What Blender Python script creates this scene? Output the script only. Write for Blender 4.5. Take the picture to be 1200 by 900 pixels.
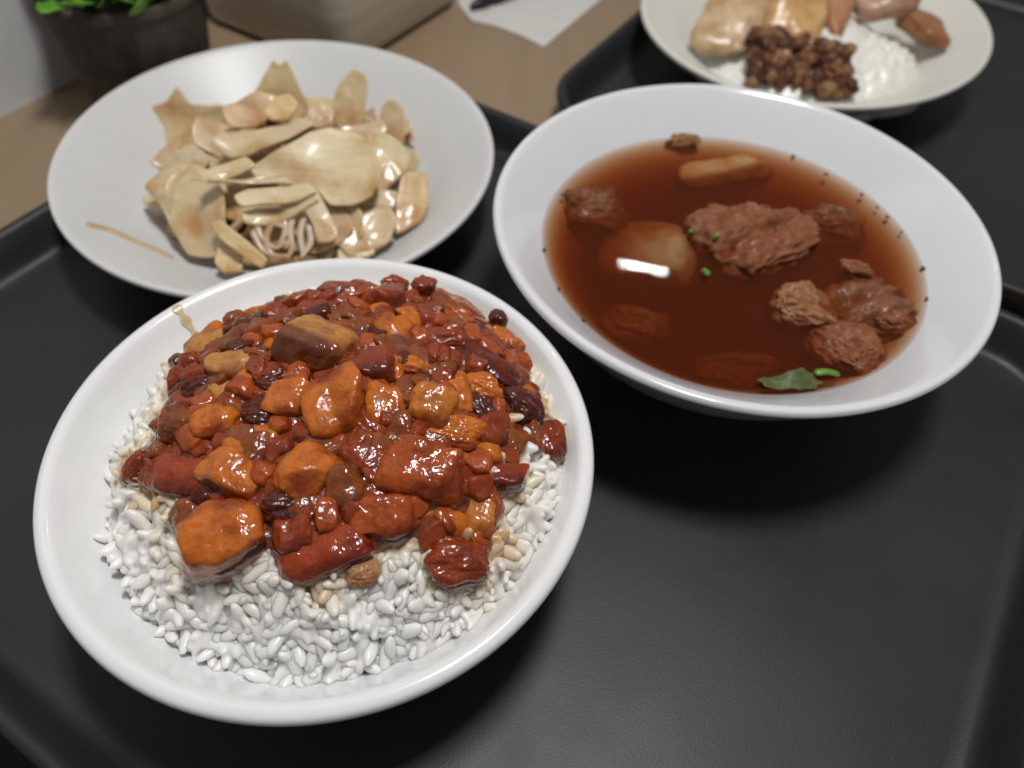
import bpy, bmesh, math, random
import numpy as np
from mathutils import Vector, Matrix, noise

for o in list(bpy.data.objects):
    bpy.data.objects.remove(o)
scene = bpy.context.scene
COL = scene.collection

# ------------------------------------------------------------------ camera
CAM_H, LENS, PITCH, ROLL = 0.20745, 27.33, math.radians(50.98), math.radians(3.617)
cp, sp, cr, sr = math.cos(PITCH), math.sin(PITCH), math.cos(ROLL), math.sin(ROLL)
right = Vector((cr, sr * sp, sr * cp))
up = Vector((-sr, cr * sp, cr * cp))
back = Vector((0, -cp, sp))
cd = bpy.data.cameras.new('camera')
cam = bpy.data.objects.new('camera', cd)
COL.objects.link(cam)
cam.matrix_world = Matrix(((right.x, up.x, back.x, 0), (right.y, up.y, back.y, 0), (right.z, up.z, back.z, CAM_H), (0, 0, 0, 1)))
cd.sensor_width = 36.0
cd.lens = LENS
cd.clip_start = 0.005
cd.clip_end = 20.0
cd.dof.use_dof = True
cd.dof.focus_distance = 0.178
cd.dof.aperture_fstop = 10.5
scene.camera = cam

# ------------------------------------------------------------------ world, lamps, exposure
world = bpy.data.worlds.new('World')
scene.world = world
world.use_nodes = True
bg = world.node_tree.nodes['Background']
bg.inputs[0].default_value = (0.97, 0.98, 1.0, 1)
bg.inputs[1].default_value = 0.17

def area_lamp(name, loc, target, sx, sy, watts, color):
    ld = bpy.data.lights.new(name, 'AREA')
    ld.shape = 'RECTANGLE'
    ld.size, ld.size_y, ld.energy, ld.color = sx, sy, watts, color
    o = bpy.data.objects.new(name, ld)
    COL.objects.link(o)
    o.location = loc
    d = Vector(target) - Vector(loc)
    o.rotation_euler = d.to_track_quat('-Z', 'Y').to_euler()
    return o
area_lamp('ceiling_lamp', (0.08, 0.18, 0.86), (0.01, 0.15, 0), 0.17, 0.10, 5.6, (1.0, 0.99, 0.975))
tube = area_lamp('tube_lamp', (0.397, 1.885, 1.56), (0.05, 0.2, 0.04), 0.15, 0.004, .7, (1.0, 0.98, 0.96))

vs = scene.view_settings
vs.view_transform = 'Standard'
vs.look = 'None'
vs.exposure = 0.0
vs.gamma = 1.0

# ------------------------------------------------------------------ helpers
TH = math.radians(-29.813)
N1 = (math.cos(TH), math.sin(TH))
N2 = (-math.sin(TH), math.cos(TH))
def uv(u, v, z=0.0):
    return Vector((u * N1[0] + v * N2[0], u * N1[1] + v * N2[1], z))

def link(name, me, mat=None, parent=None, smooth=True):
    if mat is not None:
        me.materials.append(mat)
    if smooth:
        me.polygons.foreach_set('use_smooth', [True] * len(me.polygons))
    o = bpy.data.objects.new(name, me)
    COL.objects.link(o)
    if parent is not None:
        o.parent = parent
    return o

def mesh(verts, faces, name='shape'):
    me = bpy.data.meshes.new(name)
    me.from_pydata([tuple(v) for v in verts], [], faces)
    me.update()
    return me

def tag(o, label, cat, group=None):
    o['label'] = label
    o['category'] = cat
    if group:
        o['group'] = group
    return o

def structure(o):
    o['kind'] = 'structure'
    return o

def stuff(o):
    o['kind'] = 'stuff'
    return o

def empty(name, loc=(0, 0, 0)):
    o = bpy.data.objects.new(name, None)
    COL.objects.link(o)
    o.location = loc
    o.empty_display_size = 0.01
    return o

def smooth_profile(pts, n=6):
    """Catmull-Rom through the (r, z) points."""
    P = [Vector((a, b, 0)) for a, b in pts]
    out = []
    for i in range(len(P) - 1):
        p0 = P[i - 1] if i else P[i] * 2 - P[i + 1]
        p1, p2 = P[i], P[i + 1]
        p3 = P[i + 2] if i + 2 < len(P) else P[i + 1] * 2 - P[i]
        for k in range(n):
            t = k / n
            q = 0.5 * ((2 * p1) + (p2 - p0) * t + (2 * p0 - 5 * p1 + 4 * p2 - p3) * t * t + (3 * p1 - p0 - 3 * p2 + p3) * t ** 3)
            out.append((max(q.x, 0), q.y))
    out.append(pts[-1])
    return out

def lathe(prof, seg=128, sx=1.0, sy=1.0, rot=0.0):
    """closed solid: first and last profile points lie on the axis"""
    verts, faces, rings = [], [], []
    for r, z in prof:
        if r < 1e-6:
            rings.append([len(verts)])
            verts.append((0, 0, z))
        else:
            ring = []
            for k in range(seg):
                a = 2 * math.pi * k / seg
                x, y = r * math.cos(a) * sx, r * math.sin(a) * sy
                ring.append(len(verts))
                verts.append((x * math.cos(rot) - y * math.sin(rot), x * math.sin(rot) + y * math.cos(rot), z))
            rings.append(ring)
    for A, B in zip(rings, rings[1:]):
        for k in range(seg):
            k2 = (k + 1) % seg
            if len(A) == 1 and len(B) == 1:
                continue
            if len(A) == 1:
                faces.append((A[0], B[k2], B[k]))
            elif len(B) == 1:
                faces.append((A[k], A[k2], B[0]))
            else:
                faces.append((A[k], A[k2], B[k2], B[k]))
    return mesh(verts, faces)

_cube_cache = {}
def cube_sphere(n):
    if n in _cube_cache:
        return _cube_cache[n]
    idx, verts, faces = {}, [], []
    def vid(p):
        key = tuple(p)
        if key not in idx:
            idx[key] = len(verts)
            q = [math.tan((c / n * 2 - 1) * math.pi / 4) for c in p]
            v = Vector(q)
            verts.append(v.normalized())
        return idx[key]
    for ax in range(3):
        for side in (0, n):
            for i in range(n):
                for j in range(n):
                    def P(a, b):
                        p = [0, 0, 0]
                        p[ax] = side
                        p[(ax + 1) % 3] = a
                        p[(ax + 2) % 3] = b
                        return vid(p)
                    f = [P(i, j), P(i + 1, j), P(i + 1, j + 1), P(i, j + 1)]
                    if side == 0:
                        f.reverse()
                    faces.append(f)
    _cube_cache[n] = (verts, faces)
    return verts, faces

def chunk(dims, kind, seed, n=16, rough=1.0):
    """a cut piece of food: warped rounded block, slab, lump or ragged mince. dims = half sizes in metres"""
    rnd = random.Random(seed)
    a, b, c = dims
    if kind == 'mince':
        n = max(n, 24)
    base, faces = cube_sphere(n)
    ex = {'cube': rnd.uniform(3.3, 5.0), 'slab': rnd.uniform(2.8, 3.8), 'lump': 2.6, 'mince': 3.0}[kind]
    jit = {'cube': .30, 'slab': .26, 'lump': .22, 'mince': .26}[kind]
    corner = {}
    for sx in (-1, 1):
        for sy in (-1, 1):
            for sz in (-1, 1):
                corner[(sx, sy, sz)] = Vector((rnd.uniform(-jit, jit), rnd.uniform(-jit, jit), rnd.uniform(-jit, jit)))
    ncut = {'cube': 3, 'slab': 3, 'lump': 1, 'mince': 3}[kind]
    cuts = []
    for _ in range(ncut):
        cn = Vector((rnd.gauss(0, 1), rnd.gauss(0, 1), rnd.gauss(0, .6))).normalized()
        cuts.append((cn, rnd.uniform(.72, 1.0)))
    bend = {'slab': rnd.uniform(-.55, -.15), 'cube': rnd.uniform(-.12, .06), 'lump': 0, 'mince': -.1}[kind]
    bend2 = rnd.uniform(-.12, .12)
    off = Vector((rnd.uniform(0, 50), rnd.uniform(0, 50), rnd.uniform(0, 50)))
    out = []
    m = (a * b * c) ** (1 / 3)
    stretch = Vector((.45, 1.35, 1.35)) if kind == 'mince' else Vector((1, 1, 1))
    for d in base:
        s = (abs(d.x) ** ex + abs(d.y) ** ex + abs(d.z) ** ex) ** (-1 / ex)
        p = d * s
        w = Vector((0, 0, 0))
        for (sx, sy, sz), j in corner.items():
            w += j * ((1 + sx * p.x) * (1 + sy * p.y) * (1 + sz * p.z) / 8)
        p = p + w
        for cn, cdist in cuts:
            ov = p.dot(cn) - cdist
            if ov > 0:
                p = p - cn * (ov * .85)
        q = Vector((p.x * a, p.y * b, p.z * c))
        q.z += bend * c * p.x * p.x + bend2 * c * p.y * p.y
        nq = q * stretch / m
        if kind == 'mince':
            k = .24 * noise.noise(nq * 1.25 + off) + .20 * (.32 - abs(noise.noise(nq * 2.1 + off))) + .11 * (.3 - abs(noise.noise(nq * 4.4 + off))) + .05 * noise.noise(nq * 9 + off)
        elif kind == 'lump':
            k = .24 * noise.noise(nq * 1.1 + off) + .07 * noise.noise(nq * 3 + off)
        else:
            k = .17 * noise.noise(nq * 0.9 + off) + .045 * noise.noise(nq * 2.1 + off) + .022 * noise.noise(nq * 5 + off)
        q += d * (k * m * 1.25 * rough)
        out.append(q)
    return mesh(out, faces)

def star_sheet(outline, thick, bend, seed, rings=(1.0, .992, .975, .93, .8, .6, .3, 0)):
    """thin slice with a rounded edge, curled by noise; outline is (x, y) metres about its middle"""
    rnd = random.Random(seed)
    off = Vector((rnd.uniform(0, 50), rnd.uniform(0, 50), 0))
    n0 = len(outline)
    P = [Vector((x, y, 0)) for x, y in outline]
    cen = sum(P, Vector()) / n0
    ring = []
    for i in range(n0):
        p0, p1, p2, p3 = P[i - 1], P[i], P[(i + 1) % n0], P[(i + 2) % n0]
        for k in range(4):
            t = k / 4
            q = 0.5 * ((2 * p1) + (p2 - p0) * t + (2 * p0 - 5 * p1 + 4 * p2 - p3) * t * t + (3 * p1 - p0 - 3 * p2 + p3) * t ** 3)
            ring.append(q.lerp(p1.lerp(p2, t), .55))
    m = len(ring)
    size = max((p - cen).length for p in ring)
    ca = rnd.uniform(0, math.pi)
    def zb(p):
        q = (p - cen) / size
        u = q.x * math.cos(ca) + q.y * math.sin(ca)
        return bend * size * (.35 * u * u - .12 + .33 * noise.noise(q * 1.2 + off)) + .04 * size * noise.noise(q * 3.5 + off)
    verts, faces, R = [], [], []
    seq = [(s, 1) for s in reversed(rings)] + [(s, -1) for s in rings[1:]]
    for s, side in seq:
        h = thick / 2 * math.sqrt(max(0, 1 - s ** 34)) * side
        if s == 0:
            R.append([len(verts)])
            verts.append(Vector((cen.x, cen.y, zb(cen) + h)))
        else:
            r = []
            for p in ring:
                q = cen + (p - cen) * s
                r.append(len(verts))
                verts.append(Vector((q.x, q.y, zb(q) + h * (1 + .15 * noise.noise(q / size * 4 + off)))))
            R.append(r)
    for A, B in zip(R, R[1:]):
        for k in range(m):
            k2 = (k + 1) % m
            if len(A) == 1:
                faces.append((A[0], B[k], B[k2]))
            elif len(B) == 1:
                faces.append((A[k], B[0], A[k2]))
            else:
                faces.append((A[k], B[k], B[k2], A[k2]))
    return mesh(verts, faces)

def tube_mesh(pts, r0, r1=None, flat=1.0, seg=10, sub=6):
    """rounded strand through the points"""
    P = [Vector(p) for p in pts]
    C = []
    for i in range(len(P) - 1):
        p0 = P[i - 1] if i else P[i] * 2 - P[i + 1]
        p1, p2 = P[i], P[i + 1]
        p3 = P[i + 2] if i + 2 < len(P) else P[i + 1] * 2 - P[i]
        for k in range(sub):
            t = k / sub
            C.append(0.5 * ((2 * p1) + (p2 - p0) * t + (2 * p0 - 5 * p1 + 4 * p2 - p3) * t * t + (3 * p1 - p0 - 3 * p2 + p3) * t ** 3))
    C.append(P[-1])
    r1 = r0 if r1 is None else r1
    verts, faces = [], []
    n = len(C)
    for i, c in enumerate(C):
        t = (C[min(i + 1, n - 1)] - C[max(i - 1, 0)]).normalized()
        s = t.cross(Vector((0, 0, 1)))
        s = s.normalized() if s.length > 1e-6 else Vector((1, 0, 0))
        u = s.cross(t)
        f = i / (n - 1)
        r = (r0 + (r1 - r0) * f) * (0.55 if i in (0, n - 1) else 1)
        for k in range(seg):
            a = 2 * math.pi * k / seg
            verts.append(c + s * (r * math.cos(a)) + u * (r * math.sin(a) * flat))
    for i in range(n - 1):
        for k in range(seg):
            k2 = (k + 1) % seg
            faces.append((i * seg + k, i * seg + k2, (i + 1) * seg + k2, (i + 1) * seg + k))
    faces.append(tuple(reversed(range(seg))))
    faces.append(tuple((n - 1) * seg + k for k in range(seg)))
    return mesh(verts, faces)

# ------------------------------------------------------------------ materials
def new_mat(name):
    m = bpy.data.materials.new(name)
    m.use_nodes = True
    nt = m.node_tree
    return m, nt, nt.nodes['Principled BSDF'], nt.nodes, nt.links

def coords(nodes, links, scale, detail=3.0, kind='noise', rough=.55, space='Object'):
    tc = nodes.new('ShaderNodeTexCoord')
    if kind == 'noise':
        t = nodes.new('ShaderNodeTexNoise')
        t.inputs['Detail'].default_value = detail
        t.inputs['Roughness'].default_value = rough
    else:
        t = nodes.new('ShaderNodeTexVoronoi')
    t.inputs['Scale'].default_value = scale
    links.new(tc.outputs[space], t.inputs['Vector'])
    return t

def ramp(nodes, links, src, a, b, c0=(0, 0, 0, 1), c1=(1, 1, 1, 1)):
    r = nodes.new('ShaderNodeValToRGB')
    r.color_ramp.elements[0].position, r.color_ramp.elements[1].position = a, b
    r.color_ramp.elements[0].color, r.color_ramp.elements[1].color = c0, c1
    links.new(src, r.inputs[0])
    return r

def bump(nodes, links, height, strength, dist, prev=None):
    b = nodes.new('ShaderNodeBump')
    b.inputs['Strength'].default_value = strength
    b.inputs['Distance'].default_value = dist
    links.new(height, b.inputs['Height'])
    if prev is not None:
        links.new(prev, b.inputs['Normal'])
    return b.outputs[0]

def mix(nodes, links, fac, a, b, mode='MIX'):
    m = nodes.new('ShaderNodeMix')
    m.data_type = 'RGBA'
    m.blend_type = mode
    for s, v in ((m.inputs[0], fac), (m.inputs[6], a), (m.inputs[7], b)):
        if hasattr(v, 'is_linked'):
            links.new(v, s)
        else:
            s.default_value = v
    return m.outputs[2]

def ceramic(name, col, rough=.16, dirt=0.03, coat=.4):
    m, nt, p, N, L = new_mat(name)
    t = coords(N, L, 60, 4)
    c = mix(N, L, ramp(N, L, t.outputs[0], .35, .75).outputs[0], col + (1,), tuple(x * (1 - dirt) for x in col) + (1,))
    L.new(c, p.inputs['Base Color'])
    p.inputs['Roughness'].default_value = rough
    p.inputs['Coat Weight'].default_value = coat
    p.inputs['Coat Roughness'].default_value = .06
    t2 = coords(N, L, 35, 2)
    L.new(bump(N, L, t2.outputs[0], .12, .001), p.inputs['Normal'])
    return m

M_BOWL = ceramic('white_melamine', (.79, .79, .79))
M_SOUPBOWL = ceramic('cool_white_melamine', (.68, .685, .70))
M_PLATE = ceramic('white_plate', (.62, .615, .605), .38, coat=0)
M_FARPLATE = ceramic('cream_plate', (.66, .64, .58), .4, coat=0)

def tray_mat():
    m, nt, p, N, L = new_mat('black_tray_plastic')
    big = coords(N, L, 14, 5)
    c = mix(N, L, ramp(N, L, big.outputs[0], .3, .75).outputs[0], (.018, .018, .020, 1), (.027, .027, .030, 1))
    L.new(c, p.inputs['Base Color'])
    r = ramp(N, L, big.outputs[0], .3, .8, (.36, .36, .36, 1), (.56, .56, .56, 1))
    L.new(r.outputs[0], p.inputs['Roughness'])
    fine = coords(N, L, 1500, 2, rough=.6)
    mid = coords(N, L, 700, 2)
    n1 = bump(N, L, fine.outputs[0], .26, .0002)
    L.new(bump(N, L, mid.outputs[0], .04, .0002, n1), p.inputs['Normal'])
    p.inputs['Specular IOR Level'].default_value = .3
    return m
M_TRAY = tray_mat()

def wood_mat():
    m, nt, p, N, L = new_mat('tan_laminate')
    tc = N.new('ShaderNodeTexCoord')
    mp = N.new('ShaderNodeMapping')
    mp.inputs['Rotation'].default_value = (0, 0, -TH)
    mp.inputs['Scale'].default_value = (60, 6, 6)
    L.new(tc.outputs['Object'], mp.inputs[0])
    t = N.new('ShaderNodeTexNoise')
    t.inputs['Scale'].default_value = 1.2
    t.inputs['Detail'].default_value = 5
    L.new(mp.outputs[0], t.inputs['Vector'])
    c = mix(N, L, t.outputs[0], (.23, .155, .09, 1), (.31, .22, .14, 1))
    L.new(c, p.inputs['Base Color'])
    p.inputs['Roughness'].default_value = .45
    return m
M_TABLE = wood_mat()

def plain(name, col, rough=.5, var=.25, scale=80, bumpd=0.0, sss=0.0):
    m, nt, p, N, L = new_mat(name)
    t = coords(N, L, scale, 4)
    c = mix(N, L, ramp(N, L, t.outputs[0], .3, .7).outputs[0], col + (1,), tuple(x * (1 - var) for x in col) + (1,))
    L.new(c, p.inputs['Base Color'])
    p.inputs['Roughness'].default_value = rough
    if bumpd:
        L.new(bump(N, L, t.outputs[0], .5, bumpd), p.inputs['Normal'])
    if sss:
        p.inputs['Subsurface Weight'].default_value = sss
        p.inputs['Subsurface Radius'].default_value = (1, .6, .4)
        p.inputs['Subsurface Scale'].default_value = .002
    return m

def pork_mat():
    """glazed braised pork: the piece's own colour, marbled, a darker skin band on top where the piece has one (colour alpha)"""
    m, nt, p, N, L = new_mat('braised_pork')
    oi = N.new('ShaderNodeObjectInfo')
    big = coords(N, L, 120, 3)
    fine = coords(N, L, 700, 3)
    dark = mix(N, L, 1.0, oi.outputs['Color'], (.46, .26, .18, 1), 'MULTIPLY')
    c = mix(N, L, ramp(N, L, big.outputs[0], .44, .64).outputs[0], oi.outputs['Color'], dark)
    c = mix(N, L, ramp(N, L, fine.outputs[0], .60, .80, (0, 0, 0, 1), (.30, .30, .30, 1)).outputs[0], c, (.50, .17, .025, 1))
    tc = N.new('ShaderNodeTexCoord')
    fm = N.new('ShaderNodeMapping')
    fm.inputs['Scale'].default_value = (120, 900, 900)
    fm.inputs['Rotation'].default_value = (.2, .3, .5)
    L.new(tc.outputs['Object'], fm.inputs[0])
    ft = N.new('ShaderNodeTexNoise')
    ft.inputs['Scale'].default_value = 1.0
    L.new(fm.outputs[0], ft.inputs['Vector'])
    c = mix(N, L, ramp(N, L, ft.outputs[0], .52, .72, (0, 0, 0, 1), (.22, .22, .22, 1)).outputs[0], c, dark)
    sx = N.new('ShaderNodeSeparateXYZ')
    L.new(tc.outputs['Generated'], sx.inputs[0])
    wob = N.new('ShaderNodeMath')
    wob.operation = 'MULTIPLY_ADD'
    L.new(big.outputs[0], wob.inputs[0])
    wob.inputs[1].default_value = .5
    L.new(sx.outputs['Y'], wob.inputs[2])
    sk = ramp(N, L, wob.outputs[0], .48, .60, (1, 1, 1, 1), (0, 0, 0, 1))
    skf = N.new('ShaderNodeMath')
    skf.operation = 'MULTIPLY'
    L.new(sk.outputs[0], skf.inputs[0])
    L.new(oi.outputs['Alpha'], skf.inputs[1])
    c = mix(N, L, skf.outputs[0], c, (.085, .012, .006, 1))
    L.new(c, p.inputs['Base Color'])
    p.inputs['Roughness'].default_value = .45
    p.inputs['Specular IOR Level'].default_value = .15
    p.inputs['Subsurface Weight'].default_value = .5
    p.inputs['Subsurface Radius'].default_value = (1.0, .36, .10)
    p.inputs['Subsurface Scale'].default_value = .0045
    p.inputs['Coat Weight'].default_value = 1.0
    p.inputs['Coat Roughness'].default_value = .03
    p.inputs['Coat IOR'].default_value = 1.45
    wr = coords(N, L, 260, 2, rough=.5)
    wr2 = coords(N, L, 620, 2, rough=.5)
    n1 = bump(N, L, wr.outputs[0], .25, .0008)
    n2 = bump(N, L, wr2.outputs[0], .62, .0007, n1)
    L.new(n2, p.inputs['Normal'])
    L.new(n2, p.inputs['Coat Normal'])
    return m
M_PORK = pork_mat()

def sauce_mat():
    m, nt, p, N, L = new_mat('braising_sauce')
    t = coords(N, L, 230, 4)
    c = mix(N, L, ramp(N, L, t.outputs[0], .35, .68).outputs[0], (.075, .010, .003, 1), (.27, .055, .007, 1))
    L.new(c, p.inputs['Base Color'])
    p.inputs['Roughness'].default_value = .25
    p.inputs['Subsurface Weight'].default_value = .3
    p.inputs['Subsurface Radius'].default_value = (1.0, .3, .1)
    p.inputs['Subsurface Scale'].default_value = .0015
    p.inputs['Coat Weight'].default_value = 1
    p.inputs['Coat Roughness'].default_value = .05
    w = coords(N, L, 520, 3)
    n = bump(N, L, w.outputs[0], .7, .0008)
    L.new(n, p.inputs['Normal'])
    L.new(n, p.inputs['Coat Normal'])
    return m
M_SAUCE = sauce_mat()

def rice_mat(name, col, source=None):
    """steamed rice; source = where the sauce stain comes from: 'object' colour or the 'soak' attribute"""
    m, nt, p, N, L = new_mat(name)
    t = coords(N, L, 260, 3)
    c = mix(N, L, ramp(N, L, t.outputs[0], .35, .7).outputs[0], col + (1,), tuple(x * .95 for x in col) + (1,))
    if source:
        if source == 'object':
            oi = N.new('ShaderNodeObjectInfo')
            sp_ = N.new('ShaderNodeSeparateColor')
            L.new(oi.outputs['Color'], sp_.inputs[0])
            f = sp_.outputs[0]
        else:
            at = N.new('ShaderNodeAttribute')
            at.attribute_name = 'soak'
            f = at.outputs['Fac']
        light = ramp(N, L, f, 0, 1)
        el = light.color_ramp.elements
        el[0].color = (1, 1, 1, 1)
        el[1].color = (.70, .44, .21, 1)
        e = el.new(.45)
        e.color = (.96, .86, .70, 1)
        c = mix(N, L, 1.0, c, light.outputs[0], 'MULTIPLY')
    L.new(c, p.inputs['Base Color'])
    p.inputs['Roughness'].default_value = .42
    p.inputs['Subsurface Weight'].default_value = 1.0
    p.inputs['Subsurface Radius'].default_value = (1.0, 1.0, .97)
    p.inputs['Subsurface Scale'].default_value = .0022
    p.inputs['Coat Weight'].default_value = .15
    p.inputs['Coat Roughness'].default_value = .15
    w = coords(N, L, 900, 2)
    L.new(bump(N, L, w.outputs[0], .25, .0002), p.inputs['Normal'])
    return m
M_RICE = rice_mat('rice_grain', (.82, .81, .79), 'object')
M_MASS = rice_mat('rice_mass', (.82, .81, .79), 'attribute')

def rib_mat():
    m, nt, p, N, L = new_mat('stewed_rib')
    oi = N.new('ShaderNodeObjectInfo')
    t = coords(N, L, 300, 4, rough=.65)
    dk = mix(N, L, 1.0, oi.outputs['Color'], (.60, .50, .40, 1), 'MULTIPLY')
    c = mix(N, L, ramp(N, L, t.outputs[0], .38, .66).outputs[0], oi.outputs['Color'], dk)
    L.new(c, p.inputs['Base Color'])
    p.inputs['Roughness'].default_value = .45
    p.inputs['Subsurface Weight'].default_value = .2
    p.inputs['Subsurface Radius'].default_value = (1, .5, .3)
    p.inputs['Subsurface Scale'].default_value = .002
    p.inputs['Specular IOR Level'].default_value = .2
    p.inputs['Coat Weight'].default_value = .12
    p.inputs['Coat Roughness'].default_value = .12
    n = bump(N, L, t.outputs[0], .8, .0008)
    L.new(n, p.inputs['Normal'])
    return m
M_RIB = rib_mat()

def bamboo_mat():
    m, nt, p, N, L = new_mat('pickled_bamboo')
    oi = N.new('ShaderNodeObjectInfo')
    t = coords(N, L, 55, 4)
    st = mix(N, L, 1.0, oi.outputs['Color'], (.72, .48, .26, 1), 'MULTIPLY')
    f = ramp(N, L, t.outputs[0], .46, .70)
    c = mix(N, L, f.outputs[0], oi.outputs['Color'], st)
    tc = N.new('ShaderNodeTexCoord')
    mp = N.new('ShaderNodeMapping')
    mp.inputs['Scale'].default_value = (90, 800, 300)
    L.new(tc.outputs['Object'], mp.inputs[0])
    fib = N.new('ShaderNodeTexNoise')
    fib.inputs['Scale'].default_value = 1
    L.new(mp.outputs[0], fib.inputs['Vector'])
    c = mix(N, L, ramp(N, L, fib.outputs[0], .42, .70, (0, 0, 0, 1), (.28, .28, .28, 1)).outputs[0], c, st)
    spot = coords(N, L, 42, 1)
    spf = ramp(N, L, spot.outputs[0], .66, .76)
    sm = N.new('ShaderNodeMath')
    sm.operation = 'MULTIPLY'
    L.new(spf.outputs[0], sm.inputs[0])
    L.new(oi.outputs['Alpha'], sm.inputs[1])
    c = mix(N, L, sm.outputs[0], c, (.40, .17, .05, 1))
    L.new(c, p.inputs['Base Color'])
    p.inputs['Roughness'].default_value = .45
    p.inputs['Subsurface Weight'].default_value = .3
    p.inputs['Subsurface Radius'].default_value = (1, .75, .5)
    p.inputs['Subsurface Scale'].default_value = .003
    p.inputs['Coat Weight'].default_value = .35
    p.inputs['Coat Roughness'].default_value = .12
    L.new(bump(N, L, fib.outputs[0], .3, .0004), p.inputs['Normal'])
    return m
M_BAMBOO = bamboo_mat()

def broth_mat():
    """clear glossy surface over a soaking brown volume"""
    m = bpy.data.materials.new('brown_broth')
    m.use_nodes = True
    nt = m.node_tree
    N, L = nt.nodes, nt.links
    N.remove(N['Principled BSDF'])
    out = N['Material Output']
    fr = N.new('ShaderNodeFresnel')
    fr.inputs[0].default_value = 1.33
    tr = N.new('ShaderNodeBsdfTransparent')
    gl = N.new('ShaderNodeBsdfGlossy')
    gl.inputs['Roughness'].default_value = .02
    mx = N.new('ShaderNodeMixShader')
    w = coords(N, L, 55, 2)
    nb = bump(N, L, w.outputs[0], .02, .0006)
    L.new(nb, gl.inputs['Normal'])
    L.new(nb, fr.inputs['Normal'])
    L.new(fr.outputs[0], mx.inputs[0])
    L.new(tr.outputs[0], mx.inputs[1])
    L.new(gl.outputs[0], mx.inputs[2])
    L.new(mx.outputs[0], out.inputs['Surface'])
    ab = N.new('ShaderNodeVolumeAbsorption')
    ab.inputs['Color'].default_value = (.972, .44, .005, 1)
    ab.inputs['Density'].default_value = 260
    sc = N.new('ShaderNodeVolumeScatter')
    sc.inputs['Color'].default_value = (.90, .24, .045, 1)
    sc.inputs['Density'].default_value = 100
    sc.inputs['Anisotropy'].default_value = .3
    ad = N.new('ShaderNodeAddShader')
    L.new(ab.outputs[0], ad.inputs[0])
    L.new(sc.outputs[0], ad.inputs[1])
    L.new(ad.outputs[0], out.inputs['Volume'])
    return m
M_BROTH = broth_mat()
def radish_mat():
    m, nt, p, N, L = new_mat('stewed_radish')
    oi = N.new('ShaderNodeObjectInfo')
    t = coords(N, L, 110, 3)
    dk = mix(N, L, 1.0, oi.outputs['Color'], (.7, .55, .4, 1), 'MULTIPLY')
    L.new(mix(N, L, ramp(N, L, t.outputs[0], .4, .7).outputs[0], oi.outputs['Color'], dk), p.inputs['Base Color'])
    p.inputs['Roughness'].default_value = .7
    p.inputs['Specular IOR Level'].default_value = .1
    p.inputs['Subsurface Weight'].default_value = .6
    p.inputs['Subsurface Radius'].default_value = (1, .6, .3)
    p.inputs['Subsurface Scale'].default_value = .004
    return m
M_RADISH = radish_mat()
M_GREEN = plain('coriander_green', (.13, .29, .03), .35, .5, 300, sss=.2)
M_OLIVE = plain('wilted_leaf', (.10, .135, .028), .55, .6, 350, .0004, sss=.2)
M_SPECK = plain('pepper_speck', (.10, .04, .016), .6, .5, 900)

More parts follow.
